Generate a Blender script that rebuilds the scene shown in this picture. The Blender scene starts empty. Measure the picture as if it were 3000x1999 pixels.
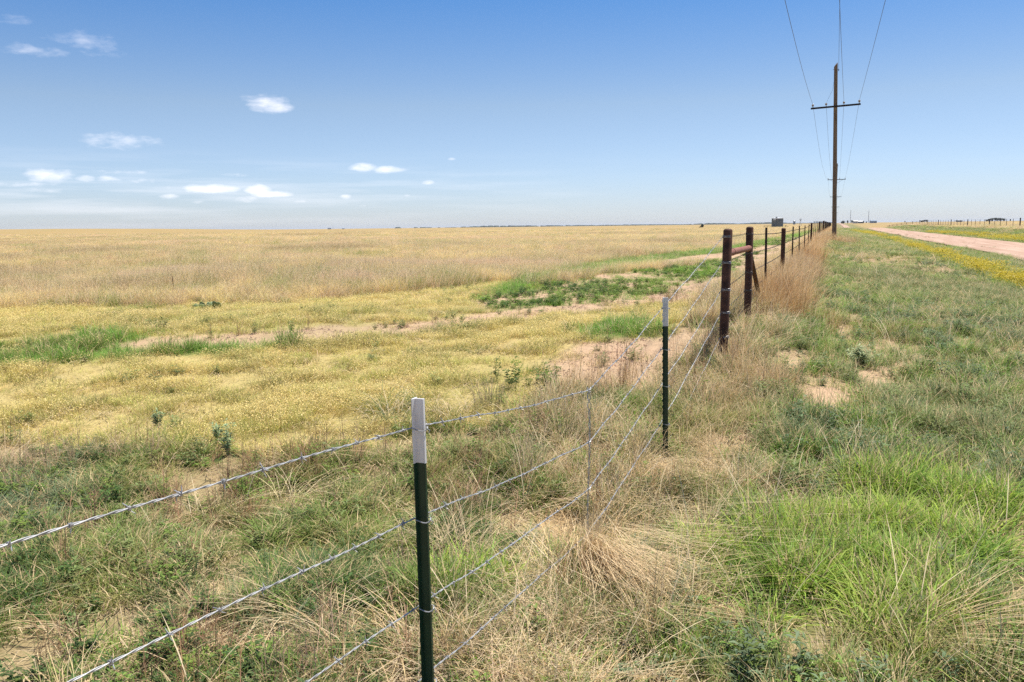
import bpy, math, random
import numpy as np
from mathutils import Matrix, Vector
R = math.radians
random.seed(7)
rng = np.random.default_rng(11)
scene = bpy.context.scene
col = scene.collection

# ------------------------------------------------------------------ camera
PW, PH, F = 3000.0, 1999.0, 2400.0
CAM = Vector((0, 0, 1.93))
PITCH = math.atan((PH / 2 - 664.4) / F)
ROLL = -math.atan(0.0118)
cd = bpy.data.cameras.new('camera'); cam = bpy.data.objects.new('camera', cd); col.objects.link(cam)
cd.sensor_width = 36; cd.lens = F / PW * 36; cd.clip_start = 0.05; cd.clip_end = 60000
CM = Matrix.Rotation(R(90) - PITCH, 3, 'X') @ Matrix.Rotation(ROLL, 3, 'Z')
cam.matrix_world = Matrix.Translation(CAM) @ CM.to_4x4()
scene.camera = cam
scene.render.resolution_x = 1024; scene.render.resolution_y = 682
scene.view_settings.view_transform = 'Standard'; scene.view_settings.look = 'None'
scene.view_settings.exposure = 0.76; scene.view_settings.gamma = 1
cy = scene.cycles; cy.max_bounces = 5; cy.diffuse_bounces = 3; cy.glossy_bounces = 2; cy.transmission_bounces = 3; cy.caustics_reflective = False; cy.caustics_refractive = False; cy.use_denoising = False

def ray(x, y):
    return CM @ Vector(((x - PW / 2) / F, -(y - PH / 2) / F, -1))
def at_Y(x, y, Y):
    d = ray(x, y); return CAM + d * (Y / d.y)
HOR = lambda x: 664.4 - 0.0118 * (x - 1500)

# ------------------------------------------------------------------ world, sun
SUN_EL, SUN_AZ = R(70), R(52)        # azimuth clockwise from +Y
w = bpy.data.worlds.new('World'); scene.world = w; w.use_nodes = True
nt = w.node_tree; nt.nodes.clear()
def N(t, **k):
    n = nt.nodes.new(t)
    for a, b in k.items(): setattr(n, a, b)
    return n
def L(a, b): nt.links.new(a, b)
def M(op, a, b=None, c=None, clamp=False):
    n = N('ShaderNodeMath', operation=op, use_clamp=clamp)
    for i, v in enumerate((a, b, c)):
        if v is None: continue
        if isinstance(v, (int, float)): n.inputs[i].default_value = v
        else: L(v, n.inputs[i])
    return n.outputs[0]
sky = N('ShaderNodeTexSky', sky_type='NISHITA', sun_disc=False)
sky.sun_elevation = SUN_EL; sky.sun_rotation = SUN_AZ
sky.altitude = 1200; sky.air_density = 1.15; sky.dust_density = 0.6; sky.ozone_density = 2.2
tc = N('ShaderNodeTexCoord'); sep = N('ShaderNodeSeparateXYZ'); L(tc.outputs['Generated'], sep.inputs[0])
az = M('ARCTAN2', sep.outputs[0], sep.outputs[1]); el = M('ARCSINE', sep.outputs[2])
cmb = N('ShaderNodeCombineXYZ'); L(az, cmb.inputs[0]); L(el, cmb.inputs[1])
mp = N('ShaderNodeMapping'); L(cmb.outputs[0], mp.inputs[0]); mp.inputs['Scale'].default_value = (22, 60, 1)
nz = N('ShaderNodeTexNoise'); L(mp.outputs[0], nz.inputs[0]); nz.inputs['Scale'].default_value = 1.9; nz.inputs['Detail'].default_value = 7; nz.inputs['Roughness'].default_value = .6
mp2 = N('ShaderNodeMapping'); L(cmb.outputs[0], mp2.inputs[0]); mp2.inputs['Scale'].default_value = (5, 75, 1)
nz2 = N('ShaderNodeTexNoise'); L(mp2.outputs[0], nz2.inputs[0]); nz2.inputs['Scale'].default_value = 1.0; nz2.inputs['Detail'].default_value = 5
# cumulus puffs: pixel centre, half sizes (px), strength
CL = [(795, 308, 62, 26, 1.15), (770, 285, 60, 14, .35), (100, 150, 90, 15, .55), (250, 125, 80, 28, .5), (30, 57, 50, 12, .35), (350, 415, 95, 22, .65),
      (345, 162, 30, 8, .2), (1062, 490, 45, 14, 1.25), (1142, 497, 55, 12, 1.2), (1255, 536, 22, 8, 1.0), (1323, 466, 14, 5, .7), (1192, 574, 13, 5, .6), (1015, 578, 20, 8, .8),
      (620, 553, 90, 15, 1.7), (755, 556, 46, 17, 1.6), (800, 570, 66, 12, 1.5), (715, 583, 45, 10, .7), (495, 576, 28, 8, .8), (880, 590, 20, 5, .6), (958, 594, 22, 6, .6), (580, 592, 20, 5, .5), (1064, 604, 14, 4, .5),
      (145, 515, 65, 20, 1.1), (250, 523, 30, 10, .9), (322, 525, 40, 10, 1.0), (120, 555, 50, 10, .6), (60, 540, 90, 8, .5), (410, 530, 50, 9, .5), (330, 505, 80, 7, .45), (700, 512, 50, 5, .35), (500, 553, 20, 7, .6)]
fld = None
for (x, y, hw, hh, s) in CL:
    d = ray(x, y).normalized(); a0 = math.atan2(d.x, d.y); e0 = math.asin(d.z)
    wa = hw / F * 1.05; we = hh / F * 1.05
    vm = N('ShaderNodeVectorMath', operation='MULTIPLY_ADD'); L(cmb.outputs[0], vm.inputs[0]); vm.inputs[1].default_value = (1 / wa, 1 / we, 0); vm.inputs[2].default_value = (-a0 / wa, -e0 / we, 0)
    dt = N('ShaderNodeVectorMath', operation='DOT_PRODUCT'); L(vm.outputs[0], dt.inputs[0]); L(vm.outputs[0], dt.inputs[1])
    f = M('MULTIPLY_ADD', dt.outputs['Value'], -s, s)
    fld = f if fld is None else M('MAXIMUM', fld, f)
den = M('MULTIPLY', M('ADD', M('MAXIMUM', fld, -2.0), M('MULTIPLY', M('SUBTRACT', nz.outputs[0], .52), 2.4)), .85, clamp=True)
den = M('MULTIPLY', M('POWER', den, 1.3), M('MULTIPLY_ADD', M('MULTIPLY_ADD', el, 1 / .07, -.15 / .07, clamp=True), -.36, .60))
# thin veil low down, all the way round but streaked by noise
veil = M('MULTIPLY', M('SUBTRACT', nz2.outputs[0], .45), 2.4, clamp=True)
band = M('MULTIPLY', M('SUBTRACT', 1.0, M('ABSOLUTE', M('MULTIPLY', M('SUBTRACT', el, .04), 1 / .05))), 1.0, clamp=True)
side = M('MULTIPLY_ADD', M('COSINE', M('ADD', az, .75)), 3.0, -1.9, clamp=True)
veil = M('MULTIPLY', M('MULTIPLY', veil, band), M('MULTIPLY_ADD', side, .6, .05))
allc = M('MAXIMUM', den, veil)
mixc = N('ShaderNodeMix', data_type='RGBA'); L(allc, mixc.inputs[0]); 
tint = N('ShaderNodeMix', data_type='RGBA', blend_type='MULTIPLY'); tint.inputs[0].default_value = 1
L(sky.outputs[0], tint.inputs[6])
tr = N('ShaderNodeValToRGB'); L(M('MULTIPLY', el, 1 / R(90), clamp=True), tr.inputs[0]); e_ = tr.color_ramp.elements
e_[0].position, e_[0].color = 0, (.62, .70, .985, 1); e_[1].position, e_[1].color = 1, (.33, .55, .80, 1)
for p_, c_ in ((.035, (.66, .72, .93)), (.09, (.70, .71, .78)), (.172, (.335, .585, .84))): q_ = e_.new(p_); q_.color = (*c_, 1)
L(tr.outputs[0], tint.inputs[7])
L(tint.outputs[2], mixc.inputs[6]); mixc.inputs[7].default_value = (9.0, 8.8, 9.2, 1)
bg = N('ShaderNodeBackground'); L(mixc.outputs[2], bg.inputs[0]); bg.inputs[1].default_value = 0.09
wo = N('ShaderNodeOutputWorld'); L(bg.outputs[0], wo.inputs[0])
sd = bpy.data.lights.new('sun', 'SUN'); so = bpy.data.objects.new('sun', sd); col.objects.link(so)
sd.energy = 4.6; sd.angle = R(.55); sd.color = (1.0, .94, .84)
sdir = Vector((math.sin(SUN_AZ) * math.cos(SUN_EL), math.cos(SUN_AZ) * math.cos(SUN_EL), math.sin(SUN_EL)))
so.rotation_euler = (-sdir).to_track_quat('-Z', 'Y').to_euler(); so.location = sdir * 50

# ------------------------------------------------------------------ helpers
def tag(o, label=None, cat=None, group=None, kind=None):
    if label: o['label'] = label
    if cat: o['category'] = cat
    if group: o['group'] = group
    if kind: o['kind'] = kind
    return o
def empty(name, loc=(0, 0, 0), rz=0):
    o = bpy.data.objects.new(name, None); col.objects.link(o); o.location = loc; o.rotation_euler.z = rz
    o.empty_display_size = .2
    return o
class MB:
    def __init__(s): s.v = []; s.f = []
    def add(s, v, f):
        b = len(s.v); s.v += [tuple(p) for p in v]; s.f += [tuple(i + b for i in q) for q in f]; return s
    def box(s, c, size, m=None):
        x, y, z = [k / 2 for k in size]; c = Vector(c)
        v = [Vector((a * x, b * y, d * z)) for a in (-1, 1) for b in (-1, 1) for d in (-1, 1)]
        v = [(m @ p if m else p) + c for p in v]
        return s.add(v, [(0, 1, 3, 2), (4, 6, 7, 5), (0, 4, 5, 1), (2, 3, 7, 6), (0, 2, 6, 4), (1, 5, 7, 3)])
    def tube(s, pts, rad, n=8, cap=True):
        pts = [Vector(p) for p in pts]; k = len(pts)
        if not hasattr(rad, '__len__'): rad = [rad] * k
        t0 = (pts[1] - pts[0]).normalized(); up = Vector((0, 0, 1)) if abs(t0.z) < .9 else Vector((1, 0, 0))
        a = t0.cross(up).normalized(); vs = []; b0 = len(s.v)
        for i, p in enumerate(pts):
            t = (pts[min(i + 1, k - 1)] - pts[max(i - 1, 0)]).normalized()
            a = (a - t * a.dot(t)).normalized(); b = t.cross(a)
            for j in range(n):
                q = 2 * math.pi * j / n; vs.append(p + (a * math.cos(q) + b * math.sin(q)) * rad[i])
        fs = []
        for i in range(k - 1):
            for j in range(n):
                fs.append((i * n + j, i * n + (j + 1) % n, (i + 1) * n + (j + 1) % n, (i + 1) * n + j))
        if cap: fs.append(tuple(range(n - 1, -1, -1))); fs.append(tuple((k - 1) * n + j for j in range(n)))
        return s.add(vs, fs)
    def mesh(s, name, mat, smooth=False):
        me = bpy.data.meshes.new(name); me.from_pydata(s.v, [], s.f); me.materials.append(mat)
        if smooth:
            me.polygons.foreach_set('use_smooth', [True] * len(me.polygons))
            try: me.set_sharp_from_angle(angle=R(40))
            except Exception: pass
        me.update(); return me
    def build(s, name, mat, parent=None, smooth=False):
        return obj(name, s.mesh(name, mat, smooth), parent)
def obj(name, me, parent=None, loc=None, rot=None, scale=None):
    o = bpy.data.objects.new(name, me); col.objects.link(o)
    if parent: o.parent = parent
    if loc is not None: o.location = loc
    if rot is not None: o.rotation_euler = rot
    if scale is not None: o.scale = scale
    return o
def mat(name, color, rough=.7, metal=0, var=.25, scale=8.0, bump=.0, spec=.4, color2=None, stretch=(1, 1, 1), detail=6):
    m = bpy.data.materials.new(name); m.use_nodes = True; t = m.node_tree; p = t.nodes['Principled BSDF']
    p.inputs['Roughness'].default_value = rough; p.inputs['Metallic'].default_value = metal; p.inputs['Specular IOR Level'].default_value = spec
    tcn = t.nodes.new('ShaderNodeTexCoord'); mpn = t.nodes.new('ShaderNodeMapping'); mpn.inputs['Scale'].default_value = stretch
    t.links.new(tcn.outputs['Object'], mpn.inputs[0])
    nn = t.nodes.new('ShaderNodeTexNoise'); nn.inputs['Scale'].default_value = scale; nn.inputs['Detail'].default_value = detail; t.links.new(mpn.outputs[0], nn.inputs[0])
    rp = t.nodes.new('ShaderNodeValToRGB'); c2 = color2 or tuple(c * (1 + var) for c in color); c1 = color if color2 else tuple(c * (1 - var) for c in color)
    rp.color_ramp.elements[0].color = (*c1, 1); rp.color_ramp.elements[1].color = (*c2, 1)
    rp.color_ramp.elements[0].position = .32; rp.color_ramp.elements[1].position = .68
    t.links.new(nn.outputs[0], rp.inputs[0]); t.links.new(rp.outputs[0], p.inputs['Base Color'])
    if bump:
        b = t.nodes.new('ShaderNodeBump'); b.inputs['Strength'].default_value = bump; b.inputs['Distance'].default_value = .01
        t.links.new(nn.outputs[0], b.inputs['Height']); t.links.new(b.outputs[0], p.inputs['Normal'])
    return m
MT = dict(
    green=mat('dark_green_enamel', (.010, .038, .021), .4, 0, .2, 12, .05, .4),
    white=mat('white_post_paint', (.64, .62, .60), .5, 0, 0, 18, .04, .3, color2=(.80, .79, .79), stretch=(1, 1, .5)),
    galv=mat('galvanised_wire', (.40, .40, .40), .5, .4, .35, 25),
    galvold=mat('weathered_wire', (.16, .15, .14), .6, .6, .3, 20),
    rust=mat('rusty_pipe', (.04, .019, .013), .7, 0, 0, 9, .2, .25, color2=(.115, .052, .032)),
    rustlit=mat('sunlit_rusty_pipe', (.20, .08, .055), .7, 0, 0, 9, .15, .25, color2=(.30, .13, .09)),  # lighter copy of rust for the cross rail, sunlight from above put into its colour
    darkpost=mat('weathered_post_steel', (.022, .016, .014), .6, .2, 0, 14, .1, .4, color2=(.06, .035, .028)),
    pole=mat('creosoted_pole', (.11, .075, .048), .85, 0, 0, 3, .5, .2, color2=(.27, .195, .13), stretch=(9, 9, .5)),
    arm=mat('dark_crossarm', (.03, .022, .018), .8, 0, .35, 6, .2, .2),
    porcelain=mat('insulator_porcelain', (.30, .27, .25), .25, 0, .2, 10),
    cable=mat('dark_cable', (.03, .03, .035), .5, .4, .2, 5),
    tank=mat('galvanised_tank', (.16, .18, .20), .5, .4, .25, 2.2, .05, stretch=(1, 1, .3)),
    whitesteel=mat('white_sheet_steel', (.7, .72, .74), .5, 0, .1, 2),
    housewall=mat('pale_siding', (.55, .53, .5), .8, 0, .15, .5),
    bluewall=mat('blue_grey_sheeting', (.16, .22, .30), .6, .1, .15, .5),
    roof=mat('pale_metal_roof', (.45, .44, .43), .6, .1, .1, .5),
    dark=mat('dark_opening', (.03, .035, .045), .4, 0, .2, 2),
    leaf=mat('far_tree_foliage', (.022, .038, .018), .8, 0, .4, .7),
    bark=mat('far_tree_bark', (.06, .045, .035), .9, 0, .3, 3),
    mast=mat('mast_steel', (.25, .26, .28), .5, .5, .2, 1),
)

# ------------------------------------------------------------------ terrain
def _h(ix, iy):
    n = (ix * 374761393 + iy * 668265263) & 0xffffffff
    n = ((n ^ (n >> 13)) * 1274126177) & 0xffffffff
    return ((n ^ (n >> 16)) & 0xffff) / 65535.0
def vn(x, y):
    x = np.asarray(x, float); y = np.asarray(y, float)
    ix = np.floor(x).astype(np.int64); iy = np.floor(y).astype(np.int64); fx = x - ix; fy = y - iy
    fx = fx * fx * (3 - 2 * fx); fy = fy * fy * (3 - 2 * fy)
    return (_h(ix, iy) * (1 - fx) + _h(ix + 1, iy) * fx) * (1 - fy) + (_h(ix, iy + 1) * (1 - fx) + _h(ix + 1, iy + 1) * fx) * fy
def fbm(x, y, o=4):
    s = 0; a = .5; t = 0
    for i in range(o): s = s + a * vn(x * 2 ** i + 17.3 * i, y * 2 ** i + 5.1 * i); t += a; a *= .5
    return s / t
def sm(a, b, x):
    t = np.clip((np.asarray(x, float) - a) / (b - a), 0, 1); return t * t * (3 - 2 * t)
_d = ray(2445, HOR(2445)); SX = _d.x / _d.y; NRM = math.sqrt(1 + SX * SX)
def uv(X, Y): return (SX * X + Y) / NRM, (X - SX * Y) / NRM
def from_uv(u, v): return (SX * u + v) / NRM, (u - SX * v) / NRM
VF = -1.15; ROAD0, ROAD1, VOPP = 9.0, 15.2, 25.0
def terrain(X, Y):
    X = np.asarray(X, float); Y = np.asarray(Y, float); u, v = uv(X, Y); r = np.hypot(X, Y)
    field = .42 * sm(4.5, 13, u + .25 * np.abs(v))
    strip = -.04 * sm(0, 8, v) + .06 * (vn(X * .12, Y * .12) - .5)
    k = sm(-2.2, 1.2, v)
    z = field * (1 - k) + strip * k
    z = z + .40 * sm(18, 55, u) * (1 - sm(140, 240, u)) * sm(-2.2, .2, v) * (1 - sm(1.0, 7, v))
    bank = .16 * np.exp(-((v - VF) / .9) ** 2) * sm(8, 12, u)
    z = z + bank
    z = z - .10 * np.exp(-(((u - 5.0) / 1.2) ** 2 + ((v - VF) / 1.5) ** 2))
    z = z - .12 * np.exp(-((v - ROAD0 + .9) / .9) ** 2) + .0
    z = z + .95 * sm(ROAD1 + .8, VOPP, v)
    g = np.interp(u, [0, 180, 290, 500, 800, 900, 1200, 2000, 4000], [0, 0, .15, -2.4, -3.4, -3.0, -1.6, 0, 0])
    z = z + g * (1 - sm(40, 160, np.abs(v - 12)))
    azm = np.arctan2(X, Y)
    z = z + 5.2 * sm(250, 1000, r) * (1 - sm(-.52, -.16, azm)) * (.85 + .3 * vn(azm * 9, azm * 0))
    nearw = 1 - sm(20, 60, r)
    rough = .10 * (fbm(X * .55, Y * .55, 3) - .5) + .035 * (fbm(X * 3.1, Y * 3.1, 3) - .5)
    rd = sm(ROAD0 - 1, ROAD0 + .2, v) * (1 - sm(ROAD1 - .2, ROAD1 + 1, v))
    z = z + rough * nearw * (1 - rd) + .35 * (fbm(X * .02, Y * .02, 2) - .5) * sm(30, 90, r) * (1 - rd) * (v < VF)
    return z
def tz(x, y): return float(terrain(x, y))
def ground_hit(x, y):
    d = ray(x, y); Y = 5.0; lo, hi = .5, 4000.0
    for _ in range(60):
        m = math.sqrt(lo * hi); p = CAM + d * (m / d.y)
        if p.z > tz(p.x, p.y): lo = m
        else: hi = m
    p = CAM + d * (lo / d.y); return Vector((p.x, p.y, tz(p.x, p.y)))

# ------------------------------------------------------------------ zones of ground cover, measured on the photograph, laid on the ground
TAN, BUF, GRN, SAND, WEED, FORE, DRY, RED, GREY, LUSH, FLOW, VERGE, LITTER = range(13)
K = 3000 / 2353
QR = 4.0
XS0, XS1, YS0, YS1 = -1500, 4500, 560, 3200
gx, gy = np.meshgrid(np.arange(XS0, XS1, QR), np.arange(YS0, YS1, QR))
Z = np.full(gx.shape, TAN, np.int8)
def inpoly(poly):
    ins = np.zeros(gx.shape, bool); n = len(poly)
    for i in range(n):
        (x0, y0), (x1, y1) = poly[i], poly[(i + 1) % n]
        if y0 == y1: continue
        c = ((y0 > gy) != (y1 > gy)); ins ^= c & (gx < (x1 - x0) * (gy - y0) / (y1 - y0) + x0)
    return ins
def paint(zone, poly): Z[inpoly([(x * K, y * K) for x, y in poly])] = zone
def stroke(zone, pts):
    d = np.zeros(gx.shape, bool)
    for (x0, y0, w0), (x1, y1, w1) in zip(pts[:-1], pts[1:]):
        n = max(2, int(abs(x1 - x0) / 3))
        for t in np.linspace(0, 1, n):
            cx, cy, cw = [(a + (b - a) * t) * K for a, b in ((x0, x1), (y0, y1), (w0 * 1.65, w1 * 1.65))]
            i0, i1 = int((cx - cw * 2.4 - XS0) / QR), int((cx + cw * 2.4 - XS0) / QR) + 1
            j0, j1 = int((cy - cw - YS0) / QR), int((cy + cw - YS0) / QR) + 1
            i0 = max(i0, 0); j0 = max(j0, 0)
            sx_, sy_ = gx[j0:j1, i0:i1], gy[j0:j1, i0:i1]
            d[j0:j1, i0:i1] |= (((sx_ - cx) / (cw * 2.2)) ** 2 + ((sy_ - cy) / cw) ** 2) < 1
    Z[d] = zone
paint(BUF, [(-1200, 712), (0, 712), (330, 702), (700, 694), (1050, 660), (1180, 642), (1250, 690), (1660, 640), (1640, 700), (1480, 850), (1300, 930), (1180, 985), (960, 1010), (700, 1050), (400, 1020), (0, 1010), (-1200, 1000)])
paint(FORE, [(-1200, 1000), (0, 1010), (400, 1020), (700, 1050), (960, 1010), (1180, 985), (1350, 900), (1300, 2600), (-1200, 2600)])
paint(GREY, [(1300, 2600), (1200, 1500), (1400, 1100), (1560, 900), (1700, 760), (1850, 620), (1915, 530), (2000, 524), (2800, 600), (3600, 700), (3600, 2600)])
paint(DRY, [(1690, 690), (1770, 715), (1790, 800), (1800, 900), (1750, 950), (1730, 1000), (1800, 1080), (1700, 1180), (1590, 1320), (1500, 1300), (1480, 1400), (1270, 1600), (950, 1700), (1000, 1440), (1200, 1250), (1190, 1000), (1330, 890), (1500, 860), (1640, 740)])
paint(GRN, [(-900, 800), (0, 796), (200, 782), (330, 770), (348, 800), (310, 822), (100, 838), (-900, 865)])
paint(GRN, [(350, 790), (560, 782), (660, 792), (570, 812), (370, 816)])
paint(GRN, [(1110, 672), (1200, 638), (1400, 599), (1560, 579), (1660, 568), (1720, 556), (1850, 530), (1880, 526), (1840, 560), (1760, 600), (1500, 612), (1380, 624), (1250, 650), (1130, 677)])
paint(GRN, [(1320, 755), (1500, 745), (1560, 765), (1380, 779)])
paint(WEED, [(1070, 690), (1200, 664), (1400, 628), (1600, 610), (1700, 574), (1800, 540), (1830, 545), (1720, 632), (1600, 660), (1450, 697), (1300, 708), (1150, 722), (1090, 712)])
stroke(SAND, [(330, 793, 11), (420, 783, 9), (560, 778, 9), (700, 771, 10), (850, 758, 9.5), (1000, 747, 9), (1110, 731, 6.5), (1300, 714, 5), (1450, 698, 5), (1560, 684, 7), (1660, 645, 7), (1760, 592, 6), (1830, 555, 4), (1880, 533, 3)])
stroke(SAND, [(1510, 606, 4), (1600, 593, 5), (1680, 584, 4), (1780, 566, 3)])
stroke(SAND, [(1150, 692, 3), (1250, 688, 2.5)]); stroke(SAND, [(1370, 634, 2), (1420, 632, 2)])
paint(SAND, [(1225, 866), (1262, 806), (1330, 785), (1430, 776), (1530, 772), (1600, 742), (1630, 752), (1580, 810), (1550, 870), (1505, 900), (1400, 896), (1300, 896)])
def paint_big(poly, k=1.14, dy=13):
    cx_ = sum(p[0] for p in poly) / len(poly); cy_ = sum(p[1] for p in poly) / len(poly)
    paint(SAND, [(cx_ + (x - cx_) * k, cy_ + (y - cy_) * k + dy) for x, y in poly])
paint_big([(1850, 825), (1890, 785), (1945, 728), (1958, 745), (1925, 800), (1880, 832)])
paint_big([(1985, 800), (2060, 785), (2085, 840), (2075, 895), (2015, 875)])
paint_big([(1858, 885), (1930, 858), (1945, 890), (1895, 950), (1858, 940)])
paint_big([(2315, 1140), (2420, 1080), (2460, 1330), (2340, 1290), (2320, 1210)], 1.1)
paint_big([(2190, 1490), (2260, 1458), (2500, 1440), (2500, 1568), (2200, 1530)], 1.1)
paint_big([(1380, 1000), (1420, 985), (1440, 1010), (1400, 1025)], 1.3, 8)
paint_big([(1660, 985), (1760, 965), (1770, 985), (1680, 1010)], 1.3, 8)
paint_big([(1000, 955), (1060, 945), (1070, 965), (1010, 975)], 1.2, 6)
paint(LUSH, [(1600, 1320), (1750, 1190), (1900, 1150), (2150, 1095), (2300, 1170), (2330, 1300), (2280, 1420), (2100, 1460), (1900, 1440), (1700, 1420)])
paint(LUSH, [(1000, 1340), (1130, 1320), (1160, 1400), (1010, 1430)])
paint(LITTER, [(420, 1400), (560, 1365), (720, 1400), (640, 1490), (520, 1530), (430, 1480)])
paint(LITTER, [(320, 1310), (400, 1290), (520, 1300), (570, 1330), (450, 1352), (330, 1340)])
paint(FLOW, [(x_, y_ + 2 + (y_ - 527) * .13) for x_, y_ in [(1955, 527), (2020, 541), (2130, 575), (2230, 612), (2330, 648), (2500, 690), (2500, 660), (2330, 616), (2230, 594), (2100, 559), (2000, 531)]])
paint(FLOW, [(2100, 534), (2180, 538), (2353, 557), (2600, 585), (2600, 566), (2353, 546), (2180, 532)])
_CI = np.array(CM.inverted())
def project(X, Y, Zz):
    d = np.stack([X - CAM.x, Y - CAM.y, Zz - CAM.z]); q = _CI @ d
    dep = np.maximum(-q[2], .05); return PW / 2 + F * q[0] / dep, PH / 2 - F * q[1] / dep, -q[2]
def zone_of(X, Y, z, jit=1.0):
    """ground-cover zone at ground points; edges roughened by world noise"""
    jx = (fbm(X * 1.3, Y * 1.3, 4) - .5) * 1.1 * jit; jy = (fbm(X * 1.3 + 40, Y * 1.3 + 9, 4) - .5) * 1.1 * jit
    px, py, dep = project(X + jx, Y + jy, z)
    i = np.clip(((px - XS0) / QR).astype(int), 0, Z.shape[1] - 1); j = np.clip(((py - YS0) / QR).astype(int), 0, Z.shape[0] - 1)
    zn = Z[j, i].copy(); u, v = uv(X, Y)
    jit2 = (vn(X * .5, Y * .5) - .5) * 1.2
    far = (dep > 20)
    zn[(dep < .4)] = np.where(v[dep < .4] < VF, FORE, GREY)
    zn[(u > 25) & (v > VF + .5) & (zn == TAN)] = GREY
    zn[(u > 14.0) & (v > VF - .15 + jit2 * .3) & (v < VF + .55 + jit2 * .4)] = RED
    zn[(u > 14) & (v > VF - 1.6 + jit2) & (v < VF - .5) & (zn == GREY)] = GRN
    zn[(u > 60) & (v > VF + .8) & (v < ROAD0 - 2.5) & (zn != FLOW)] = VERGE
    zn[(v > ROAD0 - 2.6 + jit2) & (v < ROAD0 + .2) & (zn != FLOW)] = VERGE
    zn[(v > ROAD0 - .1) & (v < ROAD1 + .1)] = SAND
    zn[(v > ROAD1) & (v < VOPP - 2.2 + jit2) & (zn != FLOW)] = VERGE
    zn[(v > VOPP - 2.2 + jit2)] = TAN
    return zn
GC = np.zeros((13, 3))
GC[TAN] = (.36, .26, .12); GC[BUF] = (.44, .345, .16); GC[GRN] = (.14, .22, .05); GC[SAND] = (.47, .325, .225); GC[WEED] = (.44, .31, .21)
GC[FORE] = (.34, .26, .155); GC[DRY] = (.40, .285, .17); GC[RED] = (.32, .21, .11); GC[GREY] = (.36, .265, .165); GC[LUSH] = (.18, .17, .07)
GC[FLOW] = (.20, .21, .06); GC[VERGE] = (.17, .18, .07); GC[LITTER] = (.42, .29, .185)

# ground sheet: polar grid, fine in front of the camera
azs = np.concatenate([np.linspace(-math.pi, -.86, 60, endpoint=False), np.linspace(-.86, .86, 620, endpoint=False), np.linspace(.86, math.pi, 60, endpoint=False)])
rad = np.concatenate([[0.02], np.geomspace(.6, 2.2, 10, endpoint=False), np.geomspace(2.2, 60, 300, endpoint=False), np.geomspace(60, 30000, 130)])
A_, R_ = np.meshgrid(azs, rad); GX, GY = R_ * np.sin(A_), R_ * np.cos(A_)
GZ = terrain(GX, GY)
zn = zone_of(GX.ravel(), GY.ravel(), GZ.ravel(), .8)
gc = GC[zn]
nr, na = GX.shape
gc = gc.reshape(nr, na, 3)
for _ in range(2):   # soften the borders a little in both directions
    gc[1:-1] = (gc[:-2] + 2 * gc[1:-1] + gc[2:]) / 4; gc = (np.roll(gc, 1, 1) + 2 * gc + np.roll(gc, -1, 1)) / 4
_, GV = uv(GX, GY); GU, _v = uv(GX, GY)
under = (GV > ROAD0 - .3) & (GV < ROAD1 + .3); GZ = GZ - np.where(under, .03 + .0005 * R_, 0)
verts = np.stack([GX.ravel(), GY.ravel(), GZ.ravel()], 1)
ii, jj = np.meshgrid(np.arange(nr - 1), np.arange(na), indexing='ij'); j2 = (jj + 1) % na
quads = np.stack([ii * na + jj, ii * na + j2, (ii + 1) * na + j2, (ii + 1) * na + jj], -1).reshape(-1, 4)[:, ::-1]
def np_mesh(name, verts, faces_flat, sizes):
    me = bpy.data.meshes.new(name); me.vertices.add(len(verts)); me.vertices.foreach_set('co', np.asarray(verts, np.float32).ravel())
    me.loops.add(len(faces_flat)); me.loops.foreach_set('vertex_index', np.asarray(faces_flat, np.int32))
    me.polygons.add(len(sizes)); st = np.concatenate([[0], np.cumsum(sizes)[:-1]]).astype(np.int32)
    me.polygons.foreach_set('loop_start', st); me.update(calc_edges=True); return me
gme = np_mesh('ground', verts, quads.ravel(), np.full(len(quads), 4))
at = gme.attributes.new('gcol', 'FLOAT_COLOR', 'POINT')
at.data.foreach_set('color', np.concatenate([gc.reshape(-1, 3), np.ones((nr * na, 1))], 1).astype(np.float32).ravel())
gme.polygons.foreach_set('use_smooth', [True] * len(gme.polygons))
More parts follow.
